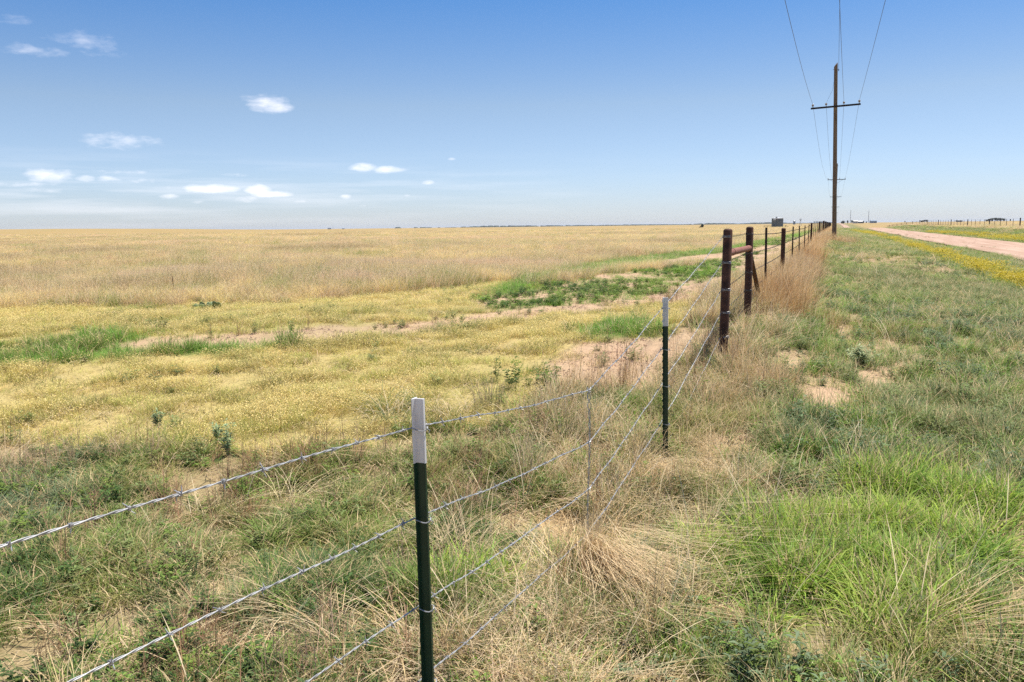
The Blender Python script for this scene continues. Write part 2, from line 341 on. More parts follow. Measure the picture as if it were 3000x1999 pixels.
def ground_mat():
    m = bpy.data.materials.new('prairie_ground'); m.use_nodes = True; t = m.node_tree; p = t.nodes['Principled BSDF']
    ln = t.links.new; nd = t.nodes.new
    p.inputs['Roughness'].default_value = .95; p.inputs['Specular IOR Level'].default_value = .1
    a = nd('ShaderNodeAttribute'); a.attribute_name = 'gcol'; g = nd('ShaderNodeTexCoord')
    def noise(sc, det=5, rough=.6):
        n = nd('ShaderNodeTexNoise'); n.inputs['Scale'].default_value = sc; n.inputs['Detail'].default_value = det; n.inputs['Roughness'].default_value = rough
        ln(g.outputs['Object'], n.inputs[0]); return n.outputs[0]
    def ramp(src, stops):
        r = nd('ShaderNodeValToRGB'); ln(src, r.inputs[0]); e = r.color_ramp.elements
        e[0].position, e[0].color = stops[0][0], (*stops[0][1], 1); e[1].position, e[1].color = stops[-1][0], (*stops[-1][1], 1)
        for pz, c in stops[1:-1]: q = e.new(pz); q.color = (*c, 1)
        return r.outputs[0]
    def mul(x, y):
        n = nd('ShaderNodeMix'); n.data_type = 'RGBA'; n.blend_type = 'MULTIPLY'; n.inputs[0].default_value = 1; ln(x, n.inputs[6]); ln(y, n.inputs[7]); return n.outputs[2]
    c = mul(a.outputs['Color'], ramp(noise(.035, 6), [(.3, (.86, .95, .80)), (.5, (1, 1, 1)), (.7, (1.10, 1.03, 1.06))]))
    c = mul(c, ramp(noise(.35, 6), [(.3, (.82, .86, .78)), (.7, (1.12, 1.08, 1.05))]))
    c = mul(c, ramp(noise(9, 8, .7), [(.3, (.84, .83, .82)), (.7, (1.12, 1.12, 1.12))]))
    c = mul(c, ramp(noise(60, 3, .7), [(.3, (.85, .84, .83)), (.7, (1.1, 1.1, 1.1))]))
    ln(c, p.inputs['Base Color'])
    b = nd('ShaderNodeBump'); b.inputs['Strength'].default_value = .6; b.inputs['Distance'].default_value = .03; ln(noise(14, 8, .7), b.inputs['Height'])
    ln(b.outputs[0], p.inputs['Normal']); return m
MT['ground'] = ground_mat(); gme.materials.append(MT['ground'])
ground = obj('ground', gme); tag(ground, 'wide flat prairie ground of pale sandy soil under the grass', 'ground', kind='structure')

# dirt road
rv = []; us = np.concatenate([np.linspace(-60, 300, 241), np.geomspace(303, 3500, 150)])
vs_ = np.linspace(ROAD0, ROAD1, 29)
for u in us:
    for k_, v in enumerate(vs_):
        e = .28 * (vn(u * .35 + 3 * (k_ > 14), 3.3 + 9 * (k_ > 14)) - .5) * (k_ in (0, 28)) + .5 * (vn(u * .05, 8.) - .5) * (k_ in (0, 28))
        x, y = from_uv(u, v + e); t_ = (v - ROAD0) / (ROAD1 - ROAD0)
        rut = -.05 * math.exp(-((t_ - .3) / .06) ** 2) - .05 * math.exp(-((t_ - .7) / .06) ** 2) + .05 * math.exp(-((t_ - .04) / .04) ** 2) + .04 * math.exp(-((t_ - .96) / .04) ** 2) + .02 * (vn(u * .7, t_ * 9.) - .5)
        rv.append((x, y, tz(x, y) + .035 + .10 * math.sin(math.pi * t_) + rut * (1 if u < 200 else 0)))
rf = [(i * 29 + j, i * 29 + j + 1, (i + 1) * 29 + j + 1, (i + 1) * 29 + j) for i in range(len(us) - 1) for j in range(28)]
def road_mat():
    m = mat('graded_dirt', (.35, .225, .16), .95, 0, 0, .9, .0, .1, color2=(.46, .33, .25), stretch=(1, 1, 1))
    t = m.node_tree; p = t.nodes['Principled BSDF']; g = t.nodes['Texture Coordinate']; mp_ = t.nodes['Mapping']
    mp_.vector_type = 'TEXTURE'; mp_.inputs['Rotation'].default_value = (0, 0, -math.atan(SX)); mp_.inputs['Scale'].default_value = (.6, 9, 1)
    b = t.nodes.new('ShaderNodeBump'); n = t.nodes.new('ShaderNodeTexNoise'); n.inputs['Scale'].default_value = 12; n.inputs['Detail'].default_value = 8
    t.links.new(g.outputs['Object'], n.inputs[0]); b.inputs['Distance'].default_value = .03; b.inputs['Strength'].default_value = .6; t.links.new(n.outputs[0], b.inputs['Height']); t.links.new(b.outputs[0], p.inputs['Normal'])
    return m
mb = MB(); mb.add(rv, rf); road = mb.build('dirt_road', road_mat(), smooth=True); tag(road, 'pale pink graded dirt road running straight to the horizon', 'road', kind='structure')

# ------------------------------------------------------------------ near fence
fence = empty('barbed_wire_fence'); tag(fence, 'barbed wire fence of steel posts and rusty pipe braces along the dirt road', 'fence')
FS = .418
p0 = at_Y(1214, 1167, 2.8)
def plan(x, y, origin, slope):          # where the vertical plane of the fence meets the ray
    d = ray(x, y); r = d.x / d.y; Y = (origin.x - slope * origin.y) / (r - slope); return at_Y(x, y, Y)
T1 = p0; T2 = plan(1944, 872, p0, FS); HD = plan(1725, 1145, p0, FS); C1 = plan(2133, 670, p0, FS)
fdir = Vector((FS, 1, 0)).normalized(); fdir2 = Vector((SX, 1, 0)).normalized()
fang = math.atan2(fdir.y, fdir.x); fang2 = math.atan2(fdir2.y, fdir2.x)
def zz(x, y, P): return at_Y(x, y, P.y).z
def nrm(d): return Vector((d.y, -d.x, 0))          # towards the road
# T-post: section in local x (along fence), y (stem points -y = towards the road)
def tpost_section(s=1.0):
    a, b, c, d = .0185, .0045, .0028, .036
    return [(-a, 0), (-a, b * .6), (-.006, b), (.006, b), (a, b * .6), (a, 0), (c, -.003), (c, -d + .006), (c * 1.9, -d + .004), (c * 1.9, -d), (-c * 1.9, -d), (-c * 1.9, -d + .004), (-c, -d + .006), (-c, -.003)]
def extrude(sec, z0, z1):
    n = len(sec); m = MB(); v = [(x, y, z0) for x, y in sec] + [(x, y, z1) for x, y in sec]
    return m.add(v, [(i, (i + 1) % n, n + (i + 1) % n, n + i) for i in range(n)] + [tuple(range(n - 1, -1, -1)), tuple(range(n, 2 * n))])
stud_me = MB().box((0, .0035, 0), (.011, .008, .017)).mesh('stud', MT['green'])
stud_me_w = MB().box((0, .0035, 0), (.011, .008, .017)).mesh('stud', MT['white'])
def clip_mesh():
    m = MB(); pts = []
    for i in range(15):
        q = -2.6 + i / 14 * 5.2; pts.append((.027 * math.sin(q), -.018 - .027 * math.cos(q), .004 * math.sin(i * .9)))
    m.tube(pts, .0021, 5)
    m.tube([(.002, -.045, .002), (.008, -.052, -.006), (.003, -.05, -.014)], .002, 5)
    m.tube([(.0, -.046, .006), (-.008, -.05, .004), (-.012, -.047, -.004)], .002, 5)
    return m.mesh('wire_clip', MT['galv'])
clip_me = clip_mesh()
tp_far = extrude(tpost_section(), -.5, 1.35).mesh('steel_post', MT['darkpost'])
def tpost(top, bottom, ang, label, wires_z=(), tip=.23):
    """leaning T-post with painted tip, studs and clips"""
    axis = (top - bottom).normalized(); h = (top - bottom).length
    zx = Vector((math.cos(ang), math.sin(ang), 0)); zx = (zx - axis * zx.dot(axis)).normalized(); zy = axis.cross(zx)
    mw = Matrix((zx, zy, axis)).transposed().to_4x4(); mw.translation = bottom
    me = extrude(tpost_section(), -.4, h - tip).mesh('steel_post', MT['green']); o = obj('steel_post', me, fence); o.matrix_world = mw
    o['label'] = label
    t = extrude([(x * 1.03, y * 1.03) for x, y in tpost_section()], h - tip, h).build('painted_tip', MT['white'], o)
    k = h - .03
    while k > .05:
        s_ = obj('stud', stud_me_w if k > h - tip else stud_me, o); s_.location = (0, .0035, k); k -= .054
    for z in wires_z:
        t_ = (z - bottom.z) / axis.z; c = obj('wire_clip', clip_me, o); c.location = (0, 0, t_)
    return o
W1 = [1255, 1521, 1779, 1995, 2235]; WH = [1145, 1298, 1434, 1561, 1692]; W2 = [904, 1024, 1131, 1242, 1338]; WC = [694, 770, 849, 916, 987]
def onpost(xa, ya, xb, yb, y): return xa + (xb - xa) * (y - ya) / (yb - ya)
w1z = [zz(onpost(1205, 1167, 1240, 1999, y), y, T1) for y in W1]; whz = [zz(1725, y, HD) for y in WH]
w2z = [zz(1944, y, T2) for y in W2]; wcz = [zz(2128, y, C1) for y in WC]
b1 = at_Y(1245, 1999, 2.80); b1 = T1 + (b1 - T1) * ((T1.z - tz(T1.x, T1.y)) / (T1.z - b1.z))
tpost(T1, b1, fang, 'dark green steel T-post with white tip where the fence dips lowest beside it', w1z)
b2 = at_Y(1944, 1360, T2.y); b2.z = tz(b2.x, b2.y); tpost(T2, b2, fang, 'dark green steel T-post with white tip nearest the rusty pipe corner brace', w2z)
# post out of frame that carries the wires on the left
TL = T1 - fdir * 3.9; zl = []
lp = [(0, 1588), (200, 1999), None, None, None]
for i in range(5):
    if lp[i]:
        q = plan(lp[i][0], lp[i][1], p0, FS); s_ = (w1z[i] - q.z) / (T1 - q).xy.length; zl.append(w1z[i] - s_ * 3.9)
    else: zl.append(zl[1] - .31 * (i - 1))
tpost(Vector((TL.x, TL.y, zl[0] + .12)), Vector((TL.x, TL.y, tz(TL.x, TL.y))), fang, 'dark green steel T-post with white tip at the upper end of the sloping wires', zl)
# pipes
def pipe(pts, r, name, m, parent, n=16, dome=False):
    pts = [Vector(p) for p in pts]; rs = [r] * len(pts)
    if dome:
        d = (pts[-1] - pts[-2]).normalized(); top = pts[-1]; pts[-1] = top - d * r * .45; q = [top - d * r * .2, top - d * r * .06, top]; pts += q; rs += [r * .86, r * .55, r * .1]
    return MB().tube(pts, rs, n).build(name, m, parent, True)
PR = .054
def pipe_post(P, r=PR, label=None, lean=0):
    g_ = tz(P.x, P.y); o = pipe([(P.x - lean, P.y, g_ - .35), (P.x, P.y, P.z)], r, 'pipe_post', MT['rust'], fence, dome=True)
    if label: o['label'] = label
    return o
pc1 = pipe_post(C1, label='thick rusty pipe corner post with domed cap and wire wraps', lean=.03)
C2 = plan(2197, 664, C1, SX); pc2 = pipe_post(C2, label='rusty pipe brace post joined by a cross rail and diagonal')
def wrap_mesh(r, mt):
    m = MB(); pts = []
    for i in range(37):
        q = i / 36 * 6 * math.pi; pts.append((r * math.cos(q), r * math.sin(q), (i / 36 - .5) * .03 + .004 * math.sin(i * 1.7)))
    m.tube(pts, .0028, 5); return m.mesh('wire_wrap', mt)
wrap_me = wrap_mesh(PR + .003, MT['galv']); wrap_old = wrap_mesh(PR + .003, MT['galvold'])
for i, z in enumerate(wcz): obj('wire_wrap', wrap_me, pc1, (C1.x - .01, C1.y, z))
za = zz(2130, 742, C1); zb = zz(2200, 727, C2)
ea = Vector((C1.x, C1.y, za)) + fdir2 * PR * .8; eb = Vector((C2.x, C2.y, zb)) - fdir2 * PR * .8
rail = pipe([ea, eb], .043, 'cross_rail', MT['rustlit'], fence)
rl = (eb - ea).normalized(); pipe([ea + rl * .42, ea + rl * .435], .047, 'weld_ring', MT['rust'], rail)
dg0 = Vector((C2.x, C2.y, zz(2202, 735, C2))) + fdir2 * PR * .7; D3 = plan(2233, 890, C1, SX); D3.z = tz(D3.x, D3.y) - .1
pipe([dg0, D3], .036, 'diagonal_brace', MT['rust'], fence)
# posts on towards the horizon
far_posts = []   # (point top, is pipe)
for (x, y, kind) in [(2245, 667, 'T'), (2296, 668, 'P'), (2322, 664, 'T'), (2343, 662, 'T'), (2358, 661, 'T'), (2368, 657.5, 'T'), (2378, 653.5, 'P')]:
    P = plan(x, y, C1, SX); far_posts.append((P, kind))
u0 = uv(*far_posts[-1][0].xy)[0]; vfar = uv(*far_posts[-1][0].xy)[1]
for k in range(1, 62):
    uu = u0 + k * 5.1; x, y = from_uv(uu, vfar); zt = tz(x, y) + 1.42 + random.uniform(-.04, .04); zt = max(zt, CAM.z + .02 + .0016 * min(uu, 120) * random.uniform(.3, 1)) if uu < 260 else zt
    far_posts.append((Vector((x, y, zt)), 'P' if k % 5 == 0 else 'T'))
pipe_far = MB().tube([(0, 0, -.5), (0, 0, 1.33), (0, 0, 1.35)], [.052, .052, .03], 10).mesh('pipe_post', MT['rust'], True)
for P, kind in far_posts:
    if kind == 'P':
        o = obj('pipe_post', pipe_far, fence, (P.x, P.y, P.z - 1.35))
    else:
        o = obj('steel_post', tp_far, fence, (P.x, P.y, P.z - 1.35), (random.uniform(-.02, .02), random.uniform(-.02, .02), fang2)); 
# wires
def barb_mesh():
    m = MB(); pts = [(-.0045 + i * .0008, .0062 * math.cos(i * 1.1), .0062 * math.sin(i * 1.1)) for i in range(13)]
    m.tube(pts, .0016, 5)
    m.tube([(-.004, -.004, .006), (-.005, .001, .017), (-.004, .003, .023)], [.0016, .0014, .0004], 5)
    m.tube([(.004, .004, -.006), (.005, -.001, -.017), (.006, -.004, -.023)], [.0016, .0014, .0004], 5)
    m.tube([(.003, -.006, -.002), (.001, -.016, -.004), (.0, -.021, -.004)], [.0016, .0014, .0004], 5)
    return m.mesh('barb', MT['galv'], True)
barb_me = barb_mesh()
side1 = -nrm(fdir) * .012        # wires on the field side of the posts
rnd = random.Random(5)
def wire(i):
    sup = [Vector((TL.x, TL.y, zl[i])) + side1, Vector((T1.x, T1.y, w1z[i])) + side1, Vector((HD.x, HD.y, whz[i])), Vector((T2.x, T2.y, w2z[i])) + side1, Vector((C1.x, C1.y, wcz[i])) - nrm(fdir) * (PR + .004)]
    path = []
    for a, b in zip(sup[:-1], sup[1:]):
        n = int((b - a).length / .016)
        for k in range(n):
            t = k / n; p = a.lerp(b, t); p.z -= .010 * 4 * t * (1 - t) - .004 * math.sin(t * 9 + i) - .002 * math.sin(t * 31 + 2 * i); p.x += .003 * math.sin(t * 23 + i); path.append(p)
    path.append(sup[-1])
    # soften the bend at the hold-down
    arr = np.array([tuple(p) for p in path]); 
    for _ in range(30): arr[1:-1] = (arr[:-2] + 2 * arr[1:-1] + arr[2:]) / 4
    m = MB(); s = 0; A, B = [], []
    for k, p in enumerate(arr):
        t = Vector(arr[min(k + 1, len(arr) - 1)] - arr[max(k - 1, 0)]).normalized(); e1 = t.cross(Vector((0, 0, 1))).normalized(); e2 = e1.cross(t)
        ph = s / .105 * 2 * math.pi + i; o_ = (e1 * math.cos(ph) + e2 * math.sin(ph)) * .0018; A.append(Vector(p) + o_); B.append(Vector(p) - o_)
        s += .016
    m.tube(A, .0017, 5); m.tube(B, .0017, 5)
    wo_ = m.build('barbed_wire', MT['galv'], fence, True)
    # barbs
    k = 4 + i * 2
    while k < len(arr) - 2:
        p = Vector(arr[k])
        if p.y > .9:
            t = Vector(arr[k + 1] - arr[k - 1]).normalized(); q = t.to_track_quat('X', 'Z').to_euler(); q.rotate_axis('X', rnd.uniform(0, 6.28))
            obj('barb', barb_me, wo_, p, q, [rnd.uniform(.72, .98)] * 3)
        k += rnd.choice((8, 9, 10, 10))
    # older wire beyond the corner
    pts = [sup[-1]]; hs = [z - C1.z for z in wcz]
    hs2 = [-.115, -.40, -.68, -.95, -1.2]
    for P, kd in [(C2, 'P')] + far_posts:
        f = hs2[i] if P is not C2 else (hs[i] + hs2[i]) / 2
        q = Vector((P.x, P.y, P.z + f)) - nrm(fdir2) * (.058 if kd == 'P' else .008); a = pts[-1]
        L_ = (q - a).length; n = max(2, int(L_ / .5)) if P.y < 80 else 2
        for k in range(1, n + 1):
            t = k / n; z = a.lerp(q, t); z.z -= .010 * 4 * t * (1 - t); pts.append(z)
    m = MB(); m.tube(pts, [.0022 if p.y < 16 else .0017 for p in pts], 4)
    for k in range(2, len(pts) - 1):
        if pts[k].y > 50: break
        for j in range(3):
            p = pts[k - 1].lerp(pts[k], j / 3); m.box(p, (.006, .006, .022))
    wb = m.build('barbed_wire', MT['galvold'], fence)
    wb['label'] = 'darker weathered barbed wire beyond the corner post'
    return wo_
for i in range(5): wire(i)
for i, z in enumerate(hz_ for hz_ in [-.115, -.40, -.68, -.95]): obj('wire_wrap', wrap_old, pc2, (C2.x, C2.y, C2.z + z))
# twisted hold-down wire
m = MB()
for s_ in (0, math.pi):
    pts = []; z1 = whz[0] + .02; z0 = tz(HD.x, HD.y) - .15
    for k in range(120):
        t = k / 119; z = z1 + (z0 - z1) * t; rr = .0045 if t > .12 else .010
        pts.append((HD.x + .006 * math.sin(t * 7) + rr * math.cos(t * 70 + s_), HD.y + rr * math.sin(t * 70 + s_), z))
    m.tube(pts, .0026, 5)
for k in range(4):
    z = whz[k]; m.tube([(HD.x + .012 * math.cos(q / 3), HD.y + .012 * math.sin(q / 3), z - .01 + .0012 * q) for q in range(20)], .0024, 5)
hdw = m.build('hold_down_wire', MT['galv'], fence, True); hdw['label'] = 'twisted upright wire pulling the strands down into the dip'

# ------------------------------------------------------------------ fence across the road
ofence = empty('roadside_fence'); tag(ofence, 'distant post and wire fence on the far side of the dirt road', 'fence')
pip_small = MB().tube([(0, 0, -.5), (0, 0, 1.4), (0, 0, 1.42)], [.085, .085, .06], 8).mesh('pipe_post', MT['darkpost'], True)
tp_small = MB().box((0, 0, .45), (.06, .06, 1.8)).mesh('steel_post', MT['darkpost'])
d_ = ray(2988.5, 655); Yp = None
ou = []
for x in (2988.5, 2897.7, 2835, 2786, 2748.6, 2724.5):
    d = ray(x, 655); r_ = d.x / d.y; Y = VOPP * NRM / (r_ - SX); ou.append(uv(r_ * Y, Y)[0])
st = (ou[4] - ou[0]) / 4
wp = [[], [], [], []]
for k in range(-4, 13):
    for j in range(5):
        uu = ou[0] + (k + j / 5) * st; x, y = from_uv(uu, VOPP); z = tz(x, y)
        o = obj('pipe_post' if j == 0 else 'steel_post', pip_small if j == 0 else tp_small, ofence, (x, y, z - (0 if j == 0 else .03)), (random.uniform(-.03, .03), random.uniform(-.03, .03), fang2))
        for i in range(4): wp[i].append((x, y, z + 1.28 - .3 * i))
for i in range(4): MB().tube(wp[i], .005, 4).build('barbed_wire', MT['galvold'], ofence)

# ------------------------------------------------------------------ power line
def upole(base, top, arm_w, arm_z, label, braces, ang, tiltarm=.0):
    root = empty('utility_pole', base); tag(root, label, 'utility pole', 'poles of the power line beside the fence')
    ax = (top - base); h = ax.length
    m = MB(); n = 14; pts = [Vector((0, 0, -1)), Vector((0, 0, 0)), ax * .25, ax * .5, ax * .75, ax * .985]
    m.tube(pts, [.165, .16, .15, .14, .13, .12], n)
    b = len(m.v) - n
    for j in range(n):
        x, y, z = m.v[b + j]; m.v[b + j] = (x, y, z + (x - ax.x * .985) * 1.3)
    m.build('pole', MT['pole'], root, True)
    ca, sa = math.cos(ang), math.sin(ang); e = Vector((ca, sa, tiltarm)).normalized(); fw = Vector((-sa, ca, 0))
    c = ax * ((arm_z - base.z) / ax.z) - fw * .16
    rot = Matrix((e, fw, e.cross(fw))).transposed()
    arm = MB().box(c, (arm_w, .09, .12), rot).build('crossarm', MT['arm'], root)
    MB().tube([c + fw * .2, c - fw * .07], .014, 6).build('through_bolt', MT['cable'], arm)
    ins = []
    im = MB().tube([(0, 0, 0), (0, 0, .12)], .02, 6).tube([(0, 0, .08), (0, 0, .12), (0, 0, .14), (0, 0, .19), (0, 0, .22), (0, 0, .24)], [.05, .085, .06, .08, .065, .02], 10)
    for f in (-.46, -.19, .165, .47):
        p = c + e * (arm_w * f) + Vector((0, 0, .06)); o = obj('insulator', im_cache(im), root, p); ins.append(base + p + Vector((0, 0, .22)))
    if braces:
        for s_ in (-1, 1): MB().tube([c + e * (s_ * arm_w * .36) - fw * .06, ax * ((arm_z - .75 - base.z) / ax.z) - fw * .13], .018, 5).build('arm_brace', MT['cable'], root)
    tb = ax * .96; br = MB().tube([tb - e * .2, tb + e * .2], .012, 6).tube([tb + e * .19, tb + e * .19 + Vector((0, 0, -.13))], .028, 6).build('top_bracket', MT['cable'], root)
    return root, ins, base + tb + e * .19 + Vector((0, 0, -.13))
_imc = []
def im_cache(im):
    if not _imc: _imc.append(im.mesh('insulator', MT['porcelain'], True))
    return _imc[0]
Y1 = 60.0; q = at_Y(2446, 660, Y1); top1 = at_Y(2449, 182, Y1); g1 = tz(q.x, q.y)
base1 = Vector((q.x, q.y, g1)); arm1 = at_Y(2449, 313, Y1).z
u1, v1 = uv(base1.x, base1.y)
aang = -math.atan(SX)
poles = []
def newpole(u, h, lab, lean=Vector((0, 0, 0)), br=True):
    x, y = from_uv(u, v1); b = Vector((x, y, tz(x, y))); return upole(b, b + Vector((0, 0, h)) + lean, 3.3, b.z + h - 3.2, lab, br, aang)
H1 = top1.z - g1
poles.append(newpole(u1 - 107, H1, 'wooden utility pole carrying the overhead wires back beyond the wire post'))
poles.append(upole(base1, Vector((top1.x, top1.y, top1.z)), 3.3, arm1, 'tall wooden utility pole with dark crossarm in the dry grass by the fence', False, aang, .035))
labs = ['second wooden utility pole down the fence line, with slanting crossarm braces', 'third wooden utility pole down the fence line', 'fourth wooden utility pole down the fence line', 'fifth wooden utility pole, small against the sky', 'sixth wooden utility pole, tiny on the horizon']
for k in range(5):
    poles.append(newpole(u1 + 110 * (k + 1), H1 + .4, labs[k]))
wl = ['outer field-side overhead wire on the crossarm', 'inner field-side overhead wire on the crossarm', 'inner road-side overhead wire on the crossarm', 'outer road-side overhead wire on the crossarm']
for i in list(range(4)) + [4]:
    pts = []
    for a, b in zip(poles[:-1], poles[1:]):
        pa = a[1][i] if i < 4 else a[2]; pb = b[1][i] if i < 4 else b[2]; n = 40 if len(pts) < 100 else 12
        if a is poles[0]:
            el_ = Vector((math.cos(aang), math.sin(aang), 0)); pa = Vector(pa)
            if i == 2: pa = pa - el_ * 1.65
            if i == 4: pa = pa - el_ * .45
        for k in range(n + (b is poles[-1])):
            t = k / n; p = pa.lerp(pb, t); p.z -= (1.6, 1.6, .95, .6, 1.1)[i] * 4 * t * (1 - t); pts.append(p)
        if i == 4: pts.append(pb); break
        if i == 1 and a is poles[0]: pts = []
    o = MB().tube(pts, .0085, 6).build('overhead_wire', MT['cable']); tag(o, wl[i] if i < 4 else 'single overhead wire ending at the tall pole top', 'cable', 'overhead power line wires')
j = poles[1]; MB().tube([j[2] + Vector((-.25, -.12, .1)), j[2].lerp(j[1][1], .5) + Vector((-.05, -.2, -.2)), j[1][1]], .006, 5).build('jumper_wire', MT['cable'], None).parent = None
jw = bpy.data.objects['jumper_wire']; jw.parent = j[0]; jw.matrix_parent_inverse = Matrix.Translation(-j[0].location)

# ------------------------------------------------------------------ far things
def gpos(x, Y, sink=0):
    d = ray(x, HOR(x)); X = d.x / d.y * Y; return Vector((X, Y, tz(X, Y) - sink))
def far_z(x, y, Y): return at_Y(x, y, Y).z
# steel tank with pipe rails
Yt = 280; P = gpos(2277.5, Yt); zt = far_z(2277, 640.5, Yt); zb = min(P.z, far_z(2277, 663, Yt)); P.z = zb; th = zt - zb
root = empty('water_tank', P); tag(root, 'grey ribbed steel stock water tank standing out in the prairie', 'water tank')
tr = 16 / F * Yt; m = MB(); n = 96; vv = []
for k, z in enumerate((-.3, th)):
    for j_ in range(n):
        a = 2 * math.pi * j_ / n; rr = tr * (1 + .012 * (1 if (j_ // 2) % 2 else -1)); vv.append((rr * math.cos(a), rr * math.sin(a), z))
m.add(vv, [(j_, (j_ + 1) % n, n + (j_ + 1) % n, n + j_) for j_ in range(n)]); m.build('tank_wall', MT['tank'], root)
rt = MB().tube([(0, 0, th - .02), (0, 0, th + .1), (0, 0, th + .25)], [tr * 1.02, tr * 1.02, tr * .1], 40).build('tank_roof', MT['whitesteel'], root)
MB().tube([(-.6, -.8, th + .1), (-.6, -.8, th + .55)], .3, 12).build('hatch', MT['tank'], rt)
MB().box((-tr * .7, -tr * .76, th - .35), (1.05, .25, .5)).build('white_panel', MT['whitesteel'], root)
for j_ in range(3): MB().tube([(0, 0, th * (j_ + 1) / 4 - .03), (0, 0, th * (j_ + 1) / 4 + .03)], tr * 1.02, 48).build('hoop', MT['tank'], root)
prail = empty('pipe_railing', P); tag(prail, 'low pipe railing with sloped ends around the stock tank', 'railing')
sc = Yt / F
for xs, xe, end in ((-43, -15, -46), (16, 20, 32)):
    a, b, e = xs * sc, xe * sc, end * sc; zr = .62
    MB().tube([(a, -tr * 1.1, zr), (b, -tr * 1.1, zr)], .07, 6).build('rail', MT['darkpost'], prail); MB().tube([(a if end < 0 else b, -tr * 1.1, zr), (e, -tr * 1.1, -.1)], .07, 6).build('sloped_end', MT['darkpost'], prail)
    for f in (.3, .65): MB().tube([(a + (b - a) * f, -tr * 1.1, zr), (a + (b - a) * f, -tr * 1.1, -.3)], .06, 6).build('rail_post', MT['darkpost'], prail)
# silo and windmill
def to_px_height(px, Y): return px / F * Y
Ys = 1500; P = gpos(2327, Ys); h = far_z(2327, 645.5, Ys) - P.z; root = empty('grain_silo', P); tag(root, 'small pale blue grey silo on the horizon behind the fence', 'silo')
r = 3.2 / F * Ys; MB().tube([(0, 0, -2), (0, 0, h * .8)], r, 16).build('silo_wall', MT['bluewall'], root, True); MB().tube([(0, 0, h * .8), (0, 0, h)], [r * 1.03, r * .1], 16).build('silo_roof', MT['mast'], root, True)
Ys = 900; P = gpos(2345, Ys); h = far_z(2345, 644, Ys) - P.z; root = empty('windmill', P); tag(root, 'tiny windmill on a lattice tower on the horizon', 'windmill')
m = MB()
for a, b in ((-1, -1), (1, -1), (1, 1), (-1, 1)): m.tube([(a * 1.2, b * 1.2, -1), (a * .15, b * .15, h)], .09, 4)
for k in range(1, 6):
    s_ = 1.2 - .19 * k; z = h * k / 6
    m.tube([(-s_, -s_, z), (s_, -s_, z), (s_, s_, z), (-s_, s_, z), (-s_, -s_, z)], .06, 4)
m.build('tower', MT['mast'], root)
for k in range(12):
    a = k * math.pi / 6; MB().add([(.2 * math.cos(a), -.3, h + .2 * math.sin(a)), (1.3 * math.cos(a - .12), -.35, h + 1.3 * math.sin(a - .12)), (1.3 * math.cos(a + .12), -.25, h + 1.3 * math.sin(a + .12))], [(0, 1, 2)]).build('blade', MT['mast'], root)
MB().box((0, 1.4, h), (.06, 1.6, .8)).build('tail_vane', MT['mast'], root)
# masts
for x, y0, lab, Ys in ((2491, 616, 'thinner radio mast above the white farm roofs', 2000), (2544, 618.5, 'radio mast beside the blue grey barn', 1900)):
    P = gpos(x, Ys); h = far_z(x, y0, Ys) - P.z; root = empty('radio_mast', P); tag(root, lab, 'mast', 'radio masts on the horizon'); m = MB()
    for k in range(3): a = k * 2.094; m.tube([(.5 * math.cos(a), .5 * math.sin(a), -2), (.35 * math.cos(a), .35 * math.sin(a), h)], .17, 4)
    for k in range(14):
        z = h * k / 14; a = k * 2.094; m.tube([(.5 * math.cos(a), .5 * math.sin(a), z), (.5 * math.cos(a + 2.094), .5 * math.sin(a + 2.094), z + h / 14)], .1, 3)
    m.build('lattice', MT['mast'], root)
    MB().tube([(0, 0, h), (0, 0, h + 1.5)], .08, 4).build('antenna', MT['mast'], root)
def house(name, lab, x0, x1, ytop, Y, wall, rf_, roofh=.35, depth=9, cat='house', windows=True, door=True):
    xc = (x0 + x1) / 2; P = gpos(xc, Y); W = (x1 - x0) / F * Y; H = far_z(xc, ytop, Y) - P.z; root = empty(name, P, -math.atan(SX) * .5); tag(root, lab, cat)
    hw = H * (1 - roofh); MB().box((0, 0, (hw - 2) / 2), (W, depth, hw + 2)).build('wall', wall, root)
    o = .4; a = [(-W / 2 - o, -depth / 2 - o, hw), (W / 2 + o, -depth / 2 - o, hw), (W / 2 + o, depth / 2 + o, hw), (-W / 2 - o, depth / 2 + o, hw), (-W / 2 - o * .5, 0, H), (W / 2 + o * .5, 0, H)]
    MB().add(a, [(0, 1, 5, 4), (2, 3, 4, 5), (1, 2, 5), (3, 0, 4), (0, 3, 2, 1)]).build('roof', rf_, root)
    if windows:
        for k in range(3): w_ = MB().box((W * (-.32 + .3 * k), -depth / 2 - .02, hw * .55), (1.2, .08, 1.1)).build('window', MT['dark'], root)
    if door: MB().box((W * .12, -depth / 2 - .02, 1.0), (1.1, .1, 2.1)).build('door', MT['dark'], root)
    return root
house('farmhouse', 'white roofed farmhouse among dark trees on the horizon', 2500, 2512, 645.3, 1600, MT['housewall'], MT['roof'])
house('barn', 'long low pale roofed barn beside the farmhouse trees', 2513, 2528, 647, 1620, MT['dark'], MT['roof'], .4, 10, 'barn', False)
house('barn', 'blue grey metal barn standing beside the radio mast', 2550, 2566, 645.8, 1650, MT['bluewall'], MT['bluewall'], .25, 12, 'barn', False)
house('shed', 'low grey shed behind the far roadside fence', 2803, 2817, 644.2, 1400, MT['bluewall'], MT['mast'], .3, 8, 'shed', False)
house('farm_building', 'tiny grey farm building on the open prairie horizon', 961, 969, 668, 1900, MT['bluewall'], MT['mast'], .4, 6, 'building', False)
house('farm_building', 'tiny low shed alone on the prairie horizon', 1003, 1008, 669, 1900, MT['bluewall'], MT['mast'], .4, 5, 'building', False, False)
house('farm_building', 'tiny white building far along the prairie tree line', 2027, 2032, 657, 2500, MT['whitesteel'], MT['roof'], .3, 6, 'building', False, False)
